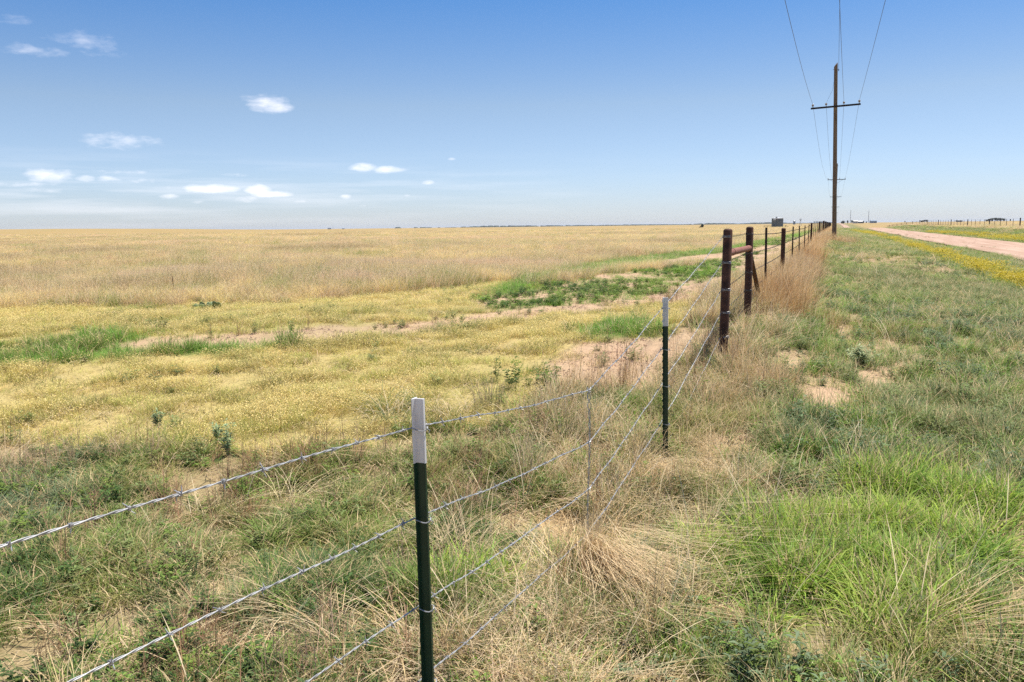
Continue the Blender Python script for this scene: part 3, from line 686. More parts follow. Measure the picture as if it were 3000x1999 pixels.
P = gpos(976, 1900); root = MB().tube([(P.x, P.y, P.z - 1), (P.x, P.y, far_z(976, 663.5, 1900))], .25, 5).build('flag_mast', MT['mast']); tag(root, 'thin mast beside the tiny prairie farm building', 'mast')
# far trees
def tree(x, ytop, wpx, Y, lab, grp, seed):
    rr = random.Random(seed); P = gpos(x, Y); H = far_z(x, ytop, Y) - P.z; Wd = wpx / F * Y / 2; root = empty('tree', P); tag(root, lab, 'tree', grp)
    m = MB().tube([(0, 0, -1), (0, 0, H * .4), (Wd * .1, 0, H * .75)], [H * .05, H * .035, H * .012], 6)
    for k in range(5): a = k * 1.3; m.tube([(0, 0, H * (.25 + .07 * k)), (Wd * .6 * math.cos(a), Wd * .6 * math.sin(a), H * (.5 + .08 * k))], [H * .022, H * .008], 5)
    m.build('trunk', MT['bark'], root, True); m = MB()
    cl = [(rr.uniform(-.6, .6) * Wd, rr.uniform(-.6, .6) * Wd, H * rr.uniform(.35, .8), rr.uniform(.3, .5)) for _ in range(9)]
    for _ in range(420):
        c = rr.choice(cl); d = Vector((rr.gauss(0, 1), rr.gauss(0, 1), rr.gauss(0, 1))).normalized() * rr.uniform(.5, 1.0) ** .5
        p = Vector((c[0] + d.x * Wd * c[3], c[1] + d.y * Wd * c[3], min(c[2] + d.z * H * .22, H))); s_ = H * rr.uniform(.05, .1)
        a = Vector((rr.gauss(0, 1), rr.gauss(0, 1), rr.gauss(0, 1))).normalized() * s_; b = a.cross(Vector((rr.gauss(0, 1), rr.gauss(0, 1), rr.gauss(0, 1)))).normalized() * s_ * .7
        m.add([p + a, p + b, p - a, p - b], [(0, 1, 2, 3)])
    m.build('crown', MT['leaf'], root)
tree(2472, 646.5, 9, 1550, 'dark tree nearest the road end in the farmstead row', 'farmstead trees', 1)
tree(2466, 648, 8, 1560, 'low dark bush at the road end of the farmstead row', 'farmstead trees', 2)
tree(2483, 645.8, 6, 1550, 'round dark tree between the road end and the white farmhouse', 'farmstead trees', 3)
tree(2496, 645.5, 8, 1550, 'dark tree against the white farmhouse wall', 'farmstead trees', 4)
tree(2505, 644.5, 4, 1640, 'tree rising behind the white farmhouse roof', 'farmstead trees', 5)
tree(2530, 647, 4, 1580, 'small dark tree at the end of the long low barn', 'farmstead trees', 6)
tree(2538, 648.5, 4, 1580, 'low bush between the low barn and the mast', 'farmstead trees', 7)
for k, (x, y, w_) in enumerate([(2897, 641.5, 9), (2906, 639, 12), (2915, 638.2, 12), (2924, 638, 12), (2933, 638.6, 12), (2941, 639.5, 10), (2891, 643, 8)]):
    tree(x, y, w_, 1300, ['broad dark tree second from the low end of the long grove', 'dark tree next to the broad second one in the long grove', 'tall dark tree just short of the highest one in the long grove', 'highest dark tree in the middle of the long grove', 'tall dark tree just past the highest one in the long grove', 'narrower dark tree closing the end of the long grove', 'lowest small tree opening the long grove by a thick fence post'][k], 'grove behind the far fence', 20 + k)
for k, (x, y, w_) in enumerate([(2699, 645.2, 8), (2706, 643.8, 10), (2713, 643.6, 10)]): tree(x, y, w_, 1500, ['lowest dark tree of the small grove behind the roadside fence', 'middle dark tree of the small grove behind the roadside fence', 'highest dark tree of the small grove behind the roadside fence'][k], 'small grove behind the far fence', 40 + k)
tree(2651, 646.8, 3, 1500, 'single small tree between the barn and the small grove', 'lone trees', 50)
tree(2960, 642.5, 4, 1300, 'single small tree past the end of the long grove', 'lone trees', 51)
tree(2054, 657, 15, 420, 'lone dark round bush out on the tan prairie', 'lone trees', 52)
# distant wooded line along the horizon (reads as one mass)
rr = random.Random(3); m = MB()
for k in range(1500):
    x = rr.uniform(1150, 2440); Y = rr.uniform(3800, 4200)
    if rr.random() > sm(1100, 1900, x) * (.35 + vn(x * .02, 1.) * .9): continue
    P = gpos(x, Y); h = rr.uniform(2, 6) * (.5 + vn(x * .012, 4.)); w_ = rr.uniform(8, 20)
    q = [Vector((P.x + w_ * math.cos(a), P.y + w_ * math.sin(a), P.z - 1)) for a in np.linspace(0, 6.283, 6)[:-1]]; t_ = [Vector((P.x + w_ * .6 * math.cos(a), P.y + w_ * .6 * math.sin(a), P.z + h * rr.uniform(.8, 1.1))) for a in np.linspace(0, 6.283, 6)[:-1]]
    m.add(q + t_, [(i, (i + 1) % 5, 5 + (i + 1) % 5, 5 + i) for i in range(5)] + [(5, 6, 7, 8, 9)])
o = m.build('distant_woodland', MT['leaf']); tag(o, 'thin bluish line of far off trees along the prairie horizon', 'woodland', kind='stuff')

# ------------------------------------------------------------------ grasses
def plant_mat(name, trans=.3, rough=.6):
    m = bpy.data.materials.new(name); m.use_nodes = True; t = m.node_tree; nd = t.nodes.new; ln = t.links.new; p = t.nodes['Principled BSDF']; out = t.nodes['Material Output']
    a = nd('ShaderNodeAttribute'); a.attribute_type = 'INSTANCER'; a.attribute_name = 'col'
    v = nd('ShaderNodeAttribute'); v.attribute_name = 'vc'; b = nd('ShaderNodeAttribute'); b.attribute_name = 'br'
    mx = nd('ShaderNodeMix'); mx.data_type = 'RGBA'; ln(v.outputs['Alpha'], mx.inputs[0]); ln(a.outputs['Color'], mx.inputs[6]); ln(v.outputs['Color'], mx.inputs[7])
    sc_ = nd('ShaderNodeVectorMath'); sc_.operation = 'SCALE'; ln(mx.outputs[2], sc_.inputs[0]); ln(b.outputs['Fac'], sc_.inputs['Scale'])
    ln(sc_.outputs[0], p.inputs['Base Color']); p.inputs['Roughness'].default_value = rough; p.inputs['Specular IOR Level'].default_value = .25
    ge = nd('ShaderNodeNewGeometry'); vm = nd('ShaderNodeVectorMath'); vm.operation = 'MULTIPLY_ADD'; vm.inputs[1].default_value = (.6, .6, .6); vm.inputs[2].default_value = (0, 0, .33); ln(ge.outputs['Normal'], vm.inputs[0])
    vn_ = nd('ShaderNodeVectorMath'); vn_.operation = 'NORMALIZE'; ln(vm.outputs[0], vn_.inputs[0]); ln(vn_.outputs[0], p.inputs['Normal'])
    tr_ = nd('ShaderNodeBsdfTranslucent'); ln(sc_.outputs[0], tr_.inputs[0]); ms = nd('ShaderNodeMixShader'); ms.inputs[0].default_value = trans
    ln(p.outputs[0], ms.inputs[1]); ln(tr_.outputs[0], ms.inputs[2]); ln(ms.outputs[0], out.inputs[0]); return m
PM = plant_mat('grass_blades', .36)
class Clump:
    def __init__(s): s.v = []; s.f = []; s.sz = []; s.vc = []; s.br = []; s.n = 0
    def raw(s, v, faces, vc, br):
        s.v.append(np.asarray(v, float)); 
        for f in faces: s.f += [i + s.n for i in f]; s.sz.append(len(f))
        k = len(v); s.vc.append(np.tile(vc, (k, 1))); s.br.append(np.full(k, br)); s.n += k
    def blades(s, n, rad, h, wd, bend, lean=(0, 0), seg=3, dry=0, drycol=(.5, .38, .2), droop=0, spread=.35, bvar=.3, z0=0):
        for _ in range(n):
            a = rng.uniform(0, 6.283); r_ = rad * math.sqrt(rng.uniform()); bx, by = r_ * math.cos(a), r_ * math.sin(a)
            hh = rng.uniform(*h); da = a + rng.normal(0, .8) if rad > 0 else rng.uniform(0, 6.283)
            th0 = abs(rng.normal(0, spread)); bd = rng.uniform(*bend); w_ = rng.uniform(*wd) / 2
            dx, dy = math.cos(da), math.sin(da); px_, py_ = -dy, dx; tw = rng.uniform(-.7, .7)
            wx, wy = px_ * math.cos(tw) + dx * math.sin(tw), py_ * math.cos(tw) + dy * math.sin(tw)
            P = np.array([bx, by, z0 - .01]); th = th0; vs = []; L_ = hh / seg
            for k in range(seg + 1):
                wk = w_ * (1 - .25 * k / seg) if k < seg else 0
                if k < seg: vs += [P - np.array([wx, wy, 0]) * wk, P + np.array([wx, wy, 0]) * wk]
                else: vs.append(P.copy())
                P = P + np.array([(dx + lean[0]) * math.sin(th) + lean[0] * .4, (dy + lean[1]) * math.sin(th) + lean[1] * .4, math.cos(th)]) * L_
                if P[2] < .004: P[2] = .004 + rng.uniform(0, .01)
                th += bd / seg
            fs = [(2 * k, 2 * k + 1, 2 * k + 3, 2 * k + 2) for k in range(seg - 1)] + [(2 * seg - 2, 2 * seg - 1, 2 * seg)]
            isd = rng.uniform() < dry
            s.raw(vs, fs, (*drycol, 1.0 if isd else 0.0), 1 + rng.uniform(-bvar, bvar))
    def quad(s, c, size, vc, br=1, up=0, asp=1.0):
        a = rng.normal(size=3); a[2] = a[2] * .5 + up; a /= np.linalg.norm(a); b = np.cross(a, rng.normal(size=3)); b /= np.linalg.norm(b)
        c = np.asarray(c); s.raw([c - b * size * .45 * asp, c + a * size * .5, c + b * size * .45 * asp, c - a * size * .5], [(0, 1, 2, 3)], vc, br)
    def leaf(s, base, d, ln_, w_, vc, br):
        d = np.asarray(d, float); d /= np.linalg.norm(d); sd_ = np.cross(d, (0, 0, 1.)); sd_ /= (np.linalg.norm(sd_) + 1e-6); base = np.asarray(base)
        m_ = base + d * ln_ * .5 + np.array([0, 0, ln_ * .08]); s.raw([base, m_ + sd_ * w_ / 2, base + d * ln_ - np.array([0, 0, ln_ * .12]), m_ - sd_ * w_ / 2], [(0, 1, 2), (0, 2, 3)], vc, br)
    def mesh(s, name, mt=None):
        me = np_mesh(name, np.concatenate(s.v), s.f, np.array(s.sz)); a = me.attributes.new('vc', 'FLOAT_COLOR', 'POINT'); a.data.foreach_set('color', np.concatenate(s.vc).astype(np.float32).ravel())
        b = me.attributes.new('br', 'FLOAT', 'POINT'); b.data.foreach_set('value', np.concatenate(s.br).astype(np.float32)); me.materials.append(mt or PM); return me
STRAW = (.60, .46, .25); PALE = (.70, .57, .37); YEL = (.80, .65, .28)
def mk_short():
    c = Clump(); c.blades(46, .11, (.06, .13), (.0018, .003), (.6, 2.4), dry=.30, drycol=(.50, .38, .17), spread=.5)
    for _ in range(32):
        a = rng.uniform(0, 6.283); r_ = .12 * math.sqrt(rng.uniform()); c.quad((r_ * math.cos(a), r_ * math.sin(a), rng.uniform(.06, .13)), rng.uniform(.007, .014), (*YEL, .6), rng.uniform(.85, 1.2), .6)
    return c
def mk_shortg():
    c = Clump(); c.blades(60, .11, (.07, .15), (.002, .0034), (.5, 2.0), dry=.12, spread=.45); return c
def mk_tuft():
    c = Clump(); c.blades(34, .06, (.14, .34), (.003, .0055), (.3, 1.8), dry=.22, drycol=STRAW, spread=.32); return c
def mk_wide():
    c = Clump(); c.blades(30, .09, (.16, .36), (.005, .009), (.6, 2.2), dry=.06, drycol=STRAW, spread=.38)
    c.blades(8, .08, (.25, .42), (.003, .005), (.2, .9), dry=.3, drycol=STRAW); return c
def mk_tan():
    c = Clump(); c.blades(44, .09, (.22, .50), (.0018, .0034), (.15, 1.3), dry=.25, drycol=PALE, spread=.26, lean=(.12, 0))
    for _ in range(16):
        a = rng.uniform(0, 6.283); r_ = .16 * math.sqrt(rng.uniform()); c.quad((r_ * math.cos(a), r_ * math.sin(a), rng.uniform(.28, .46)), rng.uniform(.012, .022), (*PALE, .6), 1, 1.5, .4)
    return c
def mk_tall():
    c = Clump(); c.blades(40, .12, (.45, .95), (.0022, .0042), (.05, .8), dry=.3, drycol=(.50, .34, .18), spread=.16, lean=(.06, 0), seg=4)
    c.blades(16, .12, (.2, .5), (.003, .005), (.6, 2.2), dry=.4, drycol=STRAW); return c
def mk_bent():
    c = Clump(); c.blades(38, .08, (.3, .85), (.0022, .004), (.4, 1.9), dry=.45, drycol=PALE, spread=.55, lean=(.7, 0), seg=5); return c
def mk_arch():
    c = Clump(); c.blades(60, .12, (.35, .75), (.0025, .0045), (1.3, 2.6), dry=.4, drycol=PALE, spread=.4, seg=5); return c
def mk_litter():
    c = Clump()
    for _ in range(24):
        a = rng.uniform(0, 6.283); p = np.array([rng.normal(0, .12), rng.normal(0, .12), rng.uniform(.004, .04)]); l = rng.uniform(.04, .20); w_ = rng.uniform(.0013, .0028)
        d = np.array([math.cos(a), math.sin(a), rng.normal(0, .12)]); sd_ = np.array([-d[1], d[0], 0]) * w_; m_ = p + d * l * .5 + np.array([0, 0, .015])
        c.raw([p - sd_, p + sd_, m_ + sd_, m_ - sd_, p + d * l], [(0, 1, 2, 3), (3, 2, 4)], (*PALE, .35), rng.uniform(.7, 1.25))
    return c
def mk_weed():
    c = Clump()
    for _ in range(rng.integers(7, 12)):
        a = rng.uniform(0, 6.283); t = rng.uniform(.1, .75); l = rng.uniform(.08, .2); d = np.array([math.cos(a) * math.sin(t), math.sin(a) * math.sin(t), math.cos(t)]); e = d * l
        sd_ = np.array([-math.sin(a), math.cos(a), 0]) * .0015; c.raw([-sd_, sd_, e], [(0, 1, 2)], (0, 0, 0, 0), .8)
        for k in range(9):
            f = rng.uniform(.2, 1); b = rng.uniform(0, 6.283); c.leaf(d * l * f, (math.cos(b), math.sin(b), rng.uniform(-.1, .7)), rng.uniform(.022, .05), rng.uniform(.008, .016), (0, 0, 0, 0), rng.uniform(.7, 1.35))
    return c
def mk_flower():
    c = Clump(); c.blades(14, .1, (.12, .3), (.004, .007), (.4, 1.6), spread=.4)
    for _ in range(12):
        a = rng.uniform(0, 6.283); r_ = .12 * math.sqrt(rng.uniform()); x, y = r_ * math.cos(a), r_ * math.sin(a); h = rng.uniform(.2, .42)
        c.raw([(x - .002, y, 0), (x + .002, y, 0), (x * 1.4, y * 1.4, h)], [(0, 1, 2)], (0, 0, 0, 0), .9)
        for _k in range(5): c.quad((x * 1.4 + rng.normal(0, .022), y * 1.4 + rng.normal(0, .022), h + rng.normal(0, .02)), rng.uniform(.018, .032), (.52, .41, .03, 1), rng.uniform(.85, 1.15), .4)
    return c
def mk_twig():
    c = Clump()
    for _ in range(9):
        a = rng.uniform(0, 6.283); t = abs(rng.normal(0, .3)); P = np.array([rng.normal(0, .03), rng.normal(0, .03), 0]); d = np.array([math.cos(a) * math.sin(t), math.sin(a) * math.sin(t), math.cos(t)])
        w_ = .0022; l = rng.uniform(.25, .55); sd_ = np.array([-math.sin(a), math.cos(a), 0]) * w_; E = P + d * l
        c.raw([P - sd_, P + sd_, E + sd_ * .4, E - sd_ * .4], [(0, 1, 2, 3)], (0, 0, 0, 0), rng.uniform(.8, 1.2))
        for k in range(5):
            f = rng.uniform(.3, .95); b = rng.uniform(0, 6.283); q_ = P + d * l * f; e = q_ + (d + np.array([math.cos(b), math.sin(b), .1]) * .7) * l * .25
            c.raw([q_ - sd_ * .5, q_ + sd_ * .5, e], [(0, 1, 2)], (0, 0, 0, 0), rng.uniform(.8, 1.2))
    return c
def mk_stalk():
    c = Clump(); c.blades(3, .04, (.35, .75), (.003, .005), (.1, 1.3), spread=.35, seg=4, dry=.6, drycol=PALE); return c
def mk_clod():
    c = Clump()
    for _ in range(9):
        p = np.array([rng.normal(0, .09), rng.normal(0, .09), 0]); r_ = rng.uniform(.004, .014); a0 = rng.uniform(0, 6.28)
        b = [p + np.array([math.cos(a0 + k * 1.257) * r_ * rng.uniform(.8, 1.3), math.sin(a0 + k * 1.257) * r_ * rng.uniform(.8, 1.3), -.003]) for k in range(5)]; m_ = [p + (q - p) * .8 + np.array([0, 0, r_ * rng.uniform(.5, .9)]) for q in b]
        c.raw(b + m_ + [p + np.array([0, 0, r_ * 1.0])], [(k, (k + 1) % 5, 5 + (k + 1) % 5, 5 + k) for k in range(5)] + [(5 + k, 5 + (k + 1) % 5, 10) for k in range(5)], (0, 0, 0, 0), rng.uniform(.75, 1.15))
    return c
TYPES = dict(clod=(mk_clod, 6), short=(mk_short, 8), shortg=(mk_shortg, 5), tuft=(mk_tuft, 8), wide=(mk_wide, 6), tan=(mk_tan, 8), tall=(mk_tall, 6), bent=(mk_bent, 6), arch=(mk_arch, 5), litter=(mk_litter, 6), weed=(mk_weed, 7), flower=(mk_flower, 5), twig=(mk_twig, 5), stalk=(mk_stalk, 6))
COLL = {}
for k, (fn, n) in TYPES.items():
    cc = bpy.data.collections.new(k + '_sources'); COLL[k] = cc
    for i in range(n):
        o = bpy.data.objects.new('%s_%02d' % (k, i), fn().mesh(k)); cc.objects.link(o)
def scatter(name, label, cat, coll, pts, rot, scl, idx, cl):
    me = bpy.data.meshes.new(name); n = len(pts); me.vertices.add(n); me.vertices.foreach_set('co', np.asarray(pts, np.float32).ravel())
    for nm, ty, key, dat in (('rot', 'FLOAT_VECTOR', 'vector', rot), ('scl', 'FLOAT_VECTOR', 'vector', scl), ('idx', 'INT', 'value', idx), ('col', 'FLOAT_COLOR', 'color', np.concatenate([cl, np.ones((n, 1))], 1))):
        a = me.attributes.new(nm, ty, 'POINT'); a.data.foreach_set(key, np.asarray(dat, np.int32 if ty == 'INT' else np.float32).ravel())
    me.materials.append(PM); o = obj(name, me); tag(o, label, cat, kind='stuff')
    g = bpy.data.node_groups.new(name + '_scatter', 'GeometryNodeTree'); g.interface.new_socket('Geometry', in_out='INPUT', socket_type='NodeSocketGeometry'); g.interface.new_socket('Geometry', in_out='OUTPUT', socket_type='NodeSocketGeometry')
    gi = g.nodes.new('NodeGroupInput'); go = g.nodes.new('NodeGroupOutput'); ip = g.nodes.new('GeometryNodeInstanceOnPoints'); ci = g.nodes.new('GeometryNodeCollectionInfo')
    ci.inputs[0].default_value = coll; ci.inputs['Separate Children'].default_value = True; ci.inputs['Reset Children'].default_value = True; ip.inputs['Pick Instance'].default_value = True
    def na_(nm, ty):
        q = g.nodes.new('GeometryNodeInputNamedAttribute'); q.data_type = ty; q.inputs[0].default_value = nm; return q.outputs[0]
    mp_ = g.nodes.new('GeometryNodeMeshToPoints'); g.links.new(gi.outputs[0], mp_.inputs[0]); g.links.new(mp_.outputs[0], ip.inputs['Points'])
    g.links.new(ci.outputs[0], ip.inputs['Instance']); g.links.new(na_('idx', 'INT'), ip.inputs['Instance Index']); er = g.nodes.new('FunctionNodeEulerToRotation'); g.links.new(na_('rot', 'FLOAT_VECTOR'), er.inputs[0])
    g.links.new(er.outputs[0], ip.inputs['Rotation']); g.links.new(na_('scl', 'FLOAT_VECTOR'), ip.inputs['Scale']); g.links.new(ip.outputs[0], go.inputs[0])
    md = o.modifiers.new('scatter', 'NODES'); md.node_group = g; return o
# colours of the plants (linear albedo)
C = dict(soil=(.46, .31, .21), soil2=(.36, .24, .16), vgreen=(.20, .33, .05), yelg=(.46, .45, .125), field=(.31, .325, .085), dtan=(.36, .27, .12), tan=(.58, .42, .21), tan2=(.50, .385, .165), pinktan=(.60, .43, .25), yel=(.57, .475, .15), yel2=(.70, .56, .22), olive=(.28, .285, .085), green=(.175, .26, .052), dgreen=(.085, .145, .04), grey=(.195, .24, .088), blue=(.165, .225, .115),
         lush=(.34, .45, .065), bright=(.19, .34, .05), red=(.44, .235, .085), red2=(.52, .335, .14), straw=(.62, .48, .27), twig=(.34, .20, .11), brown=(.44, .31, .185), verge=(.17, .22, .055))
C = {k: np.array(v) for k, v in C.items()}
# zone recipe: (type, weight, colours, height factor)
REC = {
 TAN: [('tan', .66, ('dtan', 'tan', 'field', 'pinktan', 'yel2', 'tan', 'field', 'pinktan'), .78), ('short', .20, ('yel2', 'yel', 'olive'), 1.2), ('tuft', .10, ('olive', 'brown'), .75), (None, .06, (), 1)],
 BUF: [('short', .44, ('yel', 'yel2', 'yel', 'yel2'), .8), ('shortg', .36, ('yel', 'yelg', 'olive', 'yel', 'yelg'), .85), ('tuft', .02, ('olive',), .4), ('litter', .05, ('straw',), 1), ('weed', .006, ('grey',), .7), (None, .07, (), 1)],
 GRN: [('shortg', .68, ('bright', 'bright', 'green', 'bright'), 1.2), ('tuft', .24, ('bright', 'green'), .75), ('short', .08, ('olive', 'yel'), 1)],
 SAND: [('litter', .06, ('brown', 'straw'), .7), ('shortg', .018, ('olive', 'yelg'), .7), ('weed', .012, ('grey',), .8), ('twig', .006, ('twig',), .4), ('clod', .30, ('soil', 'soil2'), 1), (None, .60, (), 1)],
 WEED: [('weed', .26, ('green', 'dgreen', 'vgreen'), .7), ('shortg', .22, ('vgreen', 'bright', 'green'), .8), (None, .46, (), 1)],
 FORE: [('tuft', .31, ('grey', 'green', 'olive', 'dgreen', 'grey', 'blue'), .46), ('shortg', .20, ('olive', 'green', 'vgreen', 'grey'), 1.0), ('weed', .15, ('green', 'grey', 'dgreen', 'green'), .62), ('litter', .15, ('brown', 'straw', 'pinktan'), 1), ('twig', .05, ('twig', 'brown'), .55), ('arch', .004, ('straw',), .42), ('stalk', .012, ('straw',), .5), (None, .07, (), 1)],
 DRY: [('tuft', .36, ('olive', 'green', 'grey', 'vgreen', 'olive'), .62), ('litter', .15, ('straw', 'straw', 'brown'), 1.2), ('tan', .10, ('tan', 'straw', 'olive'), .6), ('shortg', .12, ('olive', 'green'), 1), ('weed', .05, ('grey', 'green'), .9), ('twig', .035, ('twig', 'tan'), .75), ('arch', .015, ('straw', 'tan'), .4), ('bent', .02, ('straw', 'tan'), .45), ('stalk', .03, ('straw',), .7), (None, .09, (), 1)],
 RED: [('tall', .40, ('red', 'red2', 'brown', 'tan', 'red', 'red2'), .66), ('tan', .22, ('tan', 'red2', 'straw'), .8), ('tuft', .14, ('olive', 'green'), .9), (None, .28, (), 1)],
 GREY: [('tuft', .40, ('grey', 'green', 'vgreen', 'dgreen', 'grey', 'green', 'olive'), .72), ('weed', .15, ('grey', 'blue', 'green'), 1), ('litter', .08, ('straw', 'brown'), 1), ('shortg', .16, ('green', 'vgreen', 'olive'), 1.1), ('tan', .012, ('tan', 'straw'), .5), ('stalk', .015, ('straw',), .6), (None, .14, (), 1)],
 LUSH: [('wide', .52, ('lush', 'vgreen', 'lush', 'green'), .8), ('tuft', .28, ('vgreen', 'lush', 'green'), .72), ('litter', .08, ('straw',), 1), ('stalk', .04, ('straw',), .7), ('bent', .02, ('straw',), .5)],
 FLOW: [('flower', .52, ('green', 'lush', 'verge'), .8), ('tuft', .44, ('verge', 'lush', 'green'), .8)],
 VERGE: [('tuft', .62, ('vgreen', 'verge', 'green', 'grey'), .8), ('shortg', .25, ('verge', 'lush'), 1.2), ('weed', .08, ('green',), 1), ('tan', .05, ('tan',), .6)],
 LITTER: [('litter', .42, ('brown', 'straw', 'twig'), 1), ('twig', .10, ('twig', 'brown'), .5), ('weed', .12, ('green', 'grey'), .8), ('tuft', .06, ('grey',), .6), (None, .30, (), 1)],
}
RINGS = [(2.0, 8.5, .98, 400, 1.0, 1.0), (8.5, 16, .74, 205, 1.1, 1.0), (16, 34, .70, 62, 1.45, 1.0), (34, 75, .68, 15, 2.3, 1.05), (75, 180, .68, 3.0, 4.2, 1.1), (180, 420, .68, .55, 8.0, 1.15)]
out = {k: dict(p=[], r=[], s=[], c=[]) for k in TYPES}
for (r0, r1, ha, dens, hs, vs2) in RINGS:
    n = int(ha * (r1 * r1 - r0 * r0) * dens); rr_ = np.sqrt(rng.uniform(r0 * r0, r1 * r1, n)); aa = rng.uniform(-ha, ha, n); X, Y = rr_ * np.sin(aa), rr_ * np.cos(aa)
    # a bit of natural clumping
    kn = fbm(X * 2.6, Y * 2.6, 2); keep = rng.uniform(size=n) < (np.clip(.62 + 2.6 * (kn - .5), .10, 1) if r1 < 17 else .55 + .9 * (kn - .25)); X, Y = X[keep], Y[keep]; kn = kn[keep]
    dk = np.clip(.42 + 1.15 * kn, .5, 1.35) if r1 < 17 else np.ones(len(X))
    tt = np.array([T2.x, T2.y]); dd = tt / np.hypot(*tt); al = X * dd[0] + Y * dd[1] - np.hypot(*tt); ac = np.abs(X * dd[1] - Y * dd[0]); ok = ~((al > -.75) & (al < .06) & (ac < .16)); X, Y, dk = X[ok], Y[ok], dk[ok]
    zt_ = terrain(X, Y); z_n = zone_of(X + rng.normal(0, .10, len(X)), Y + rng.normal(0, .10, len(X)), zt_); u_, v_ = uv(X, Y); n = len(X)
    pick = rng.uniform(size=n); fq = .9 if r1 < 17 else (.32 if r1 < 80 else .09)
    for zone, rec in REC.items():
        sel = np.where(z_n == zone)[0]; acc = 0.0
        # patchiness: shift the choice by low frequency noise so kinds come in drifts
        pk = pick[sel]; pk = np.clip(pk * .62 + .38 * np.clip((fbm(X[sel] * fq + zone * 7, Y[sel] * fq, 3) - .5) * 2.6 + .5, 0, 1), 0, .9999); 
        o_ = np.argsort(np.argsort(pk)) / max(1, len(pk)); pk = o_
        tot = sum(q[1] for q in rec)
        for (ty, wt, cols, hf) in rec:
            lo, hi = acc / tot, (acc + wt) / tot; acc += wt
            if ty is None: continue
            s_ = sel[(pk >= lo) & (pk < hi)]
            if len(s_) == 0: continue
            if ty in ('tan', 'tall', 'tuft', 'wide', 'flower') and False: pass
            m_ = len(s_); ci_ = np.clip((fbm(X[s_] * fq * .6 + 31, Y[s_] * fq * .6 + zone, 3) - .28) / .44 * len(cols) + rng.uniform(-.6, .6, m_), 0, len(cols) - 1e-3).astype(int)
            cc = np.array([C[q] for q in cols])[ci_] * rng.uniform(.8, 1.2, (m_, 1)) * rng.uniform(.93, 1.07, (m_, 3))
            g = rng.uniform(.75, 1.25, m_); sh = g * hs * (.9 if hs > 2 else 1); sv = g * hf * vs2 * (.8 + .45 * fbm(X[s_] * .8, Y[s_] * .8 + 50, 2)) * (dk[s_] if ty in ('tuft', 'wide', 'shortg', 'tan', 'weed', 'short') else 1)
            if ty == 'tan' and zone == TAN: sv = g * hf * vs2 * (.25 + 1.5 * fbm(X[s_] * fq * .8 + 9, Y[s_] * fq * .8, 3))
            rz = rng.uniform(0, 6.283, m_)
            if ty == 'bent': rz = rng.normal(-.95, .5, m_)
            if ty in ('tan', 'tall'): rz = rng.normal(.3, .8, m_)
            d = out[ty]; d['p'].append(np.stack([X[s_], Y[s_], zt_[s_] - .005], 1)); d['r'].append(np.stack([rng.normal(0, .05, m_), rng.normal(0, .05, m_), rz], 1)); d['s'].append(np.stack([sh, sh, sv], 1)); d['c'].append(cc)
# extra drifts measured on the photograph
def drift(ty, x, y, n, sx, sy, colr, hf, rz=None, rzs=.3, spread=1.0):
    P = ground_hit(x, y); a = rng.normal(0, sx, n); b = rng.normal(0, sy, n); X = P.x + a; Y = P.y + b; g = rng.uniform(.8, 1.2, n)
    cc = np.array([C[q] for q in colr])[rng.integers(0, len(colr), n)] * rng.uniform(.82, 1.18, (n, 1)); rot = rng.uniform(0, 6.283, n) if rz is None else rng.normal(rz, rzs, n)
    d = out[ty]; d['p'].append(np.stack([X, Y, terrain(X, Y) - .005], 1)); d['r'].append(np.stack([rng.normal(0, .05, n), rng.normal(0, .05, n), rot], 1)); d['s'].append(np.stack([g * spread, g * spread, g * hf], 1)); d['c'].append(cc)
drift('litter', 1500, 1930, 40, .35, .15, ('pinktan', 'straw', 'brown'), 1.3)
drift('arch', 1250, 1230, 5, .25, .25, ('olive', 'dgreen'), .6); drift('twig', 1790, 1150, 16, .30, .35, ('twig', 'red2', 'tan'), 1.0)
drift('tall', 2190, 1090, 26, .28, .8, ('tan', 'straw', 'brown', 'red2'), .5); drift('tall', 2060, 1180, 12, .2, .5, ('tan', 'red2', 'brown'), .4); drift('twig', 2100, 1120, 18, .35, .8, ('twig', 'brown', 'tan'), 1.0); drift('tall', 2130, 1220, 8, .2, .35, ('tan', 'straw'), .4)
drift('tall', 2290, 905, 30, .22, .8, ('red', 'red2', 'red'), .8); drift('bent', 2530, 760, 14, .5, .6, ('straw',), .9, -.2, .5)
_pb = Vector(from_uv(u1, v1))
def drift_at(ty, X0, Y0, n, sx, sy, colr, hf, spread=1.0):
    X = X0 + rng.normal(0, sx, n); Y = Y0 + rng.normal(0, sy, n); g = rng.uniform(.8, 1.2, n); cc = np.array([C[q] for q in colr])[rng.integers(0, len(colr), n)] * rng.uniform(.82, 1.18, (n, 1))
    d = out[ty]; d['p'].append(np.stack([X, Y, terrain(X, Y) - .005], 1)); d['r'].append(np.stack([rng.normal(0, .05, n), rng.normal(0, .05, n), rng.uniform(0, 6.283, n)], 1)); d['s'].append(np.stack([g * spread, g * spread, g * hf], 1)); d['c'].append(cc)
drift_at('tall', _pb.x, _pb.y - .6, 70, .75, .9, ('red2', 'tan', 'straw'), .85, 1.6)
drift('twig', 1935, 900, 14, .3, .3, ('twig', 'brown'), .8); pass
drift('weed', 1560, 1130, 10, .2, .2, ('green', 'dgreen'), 1.3)
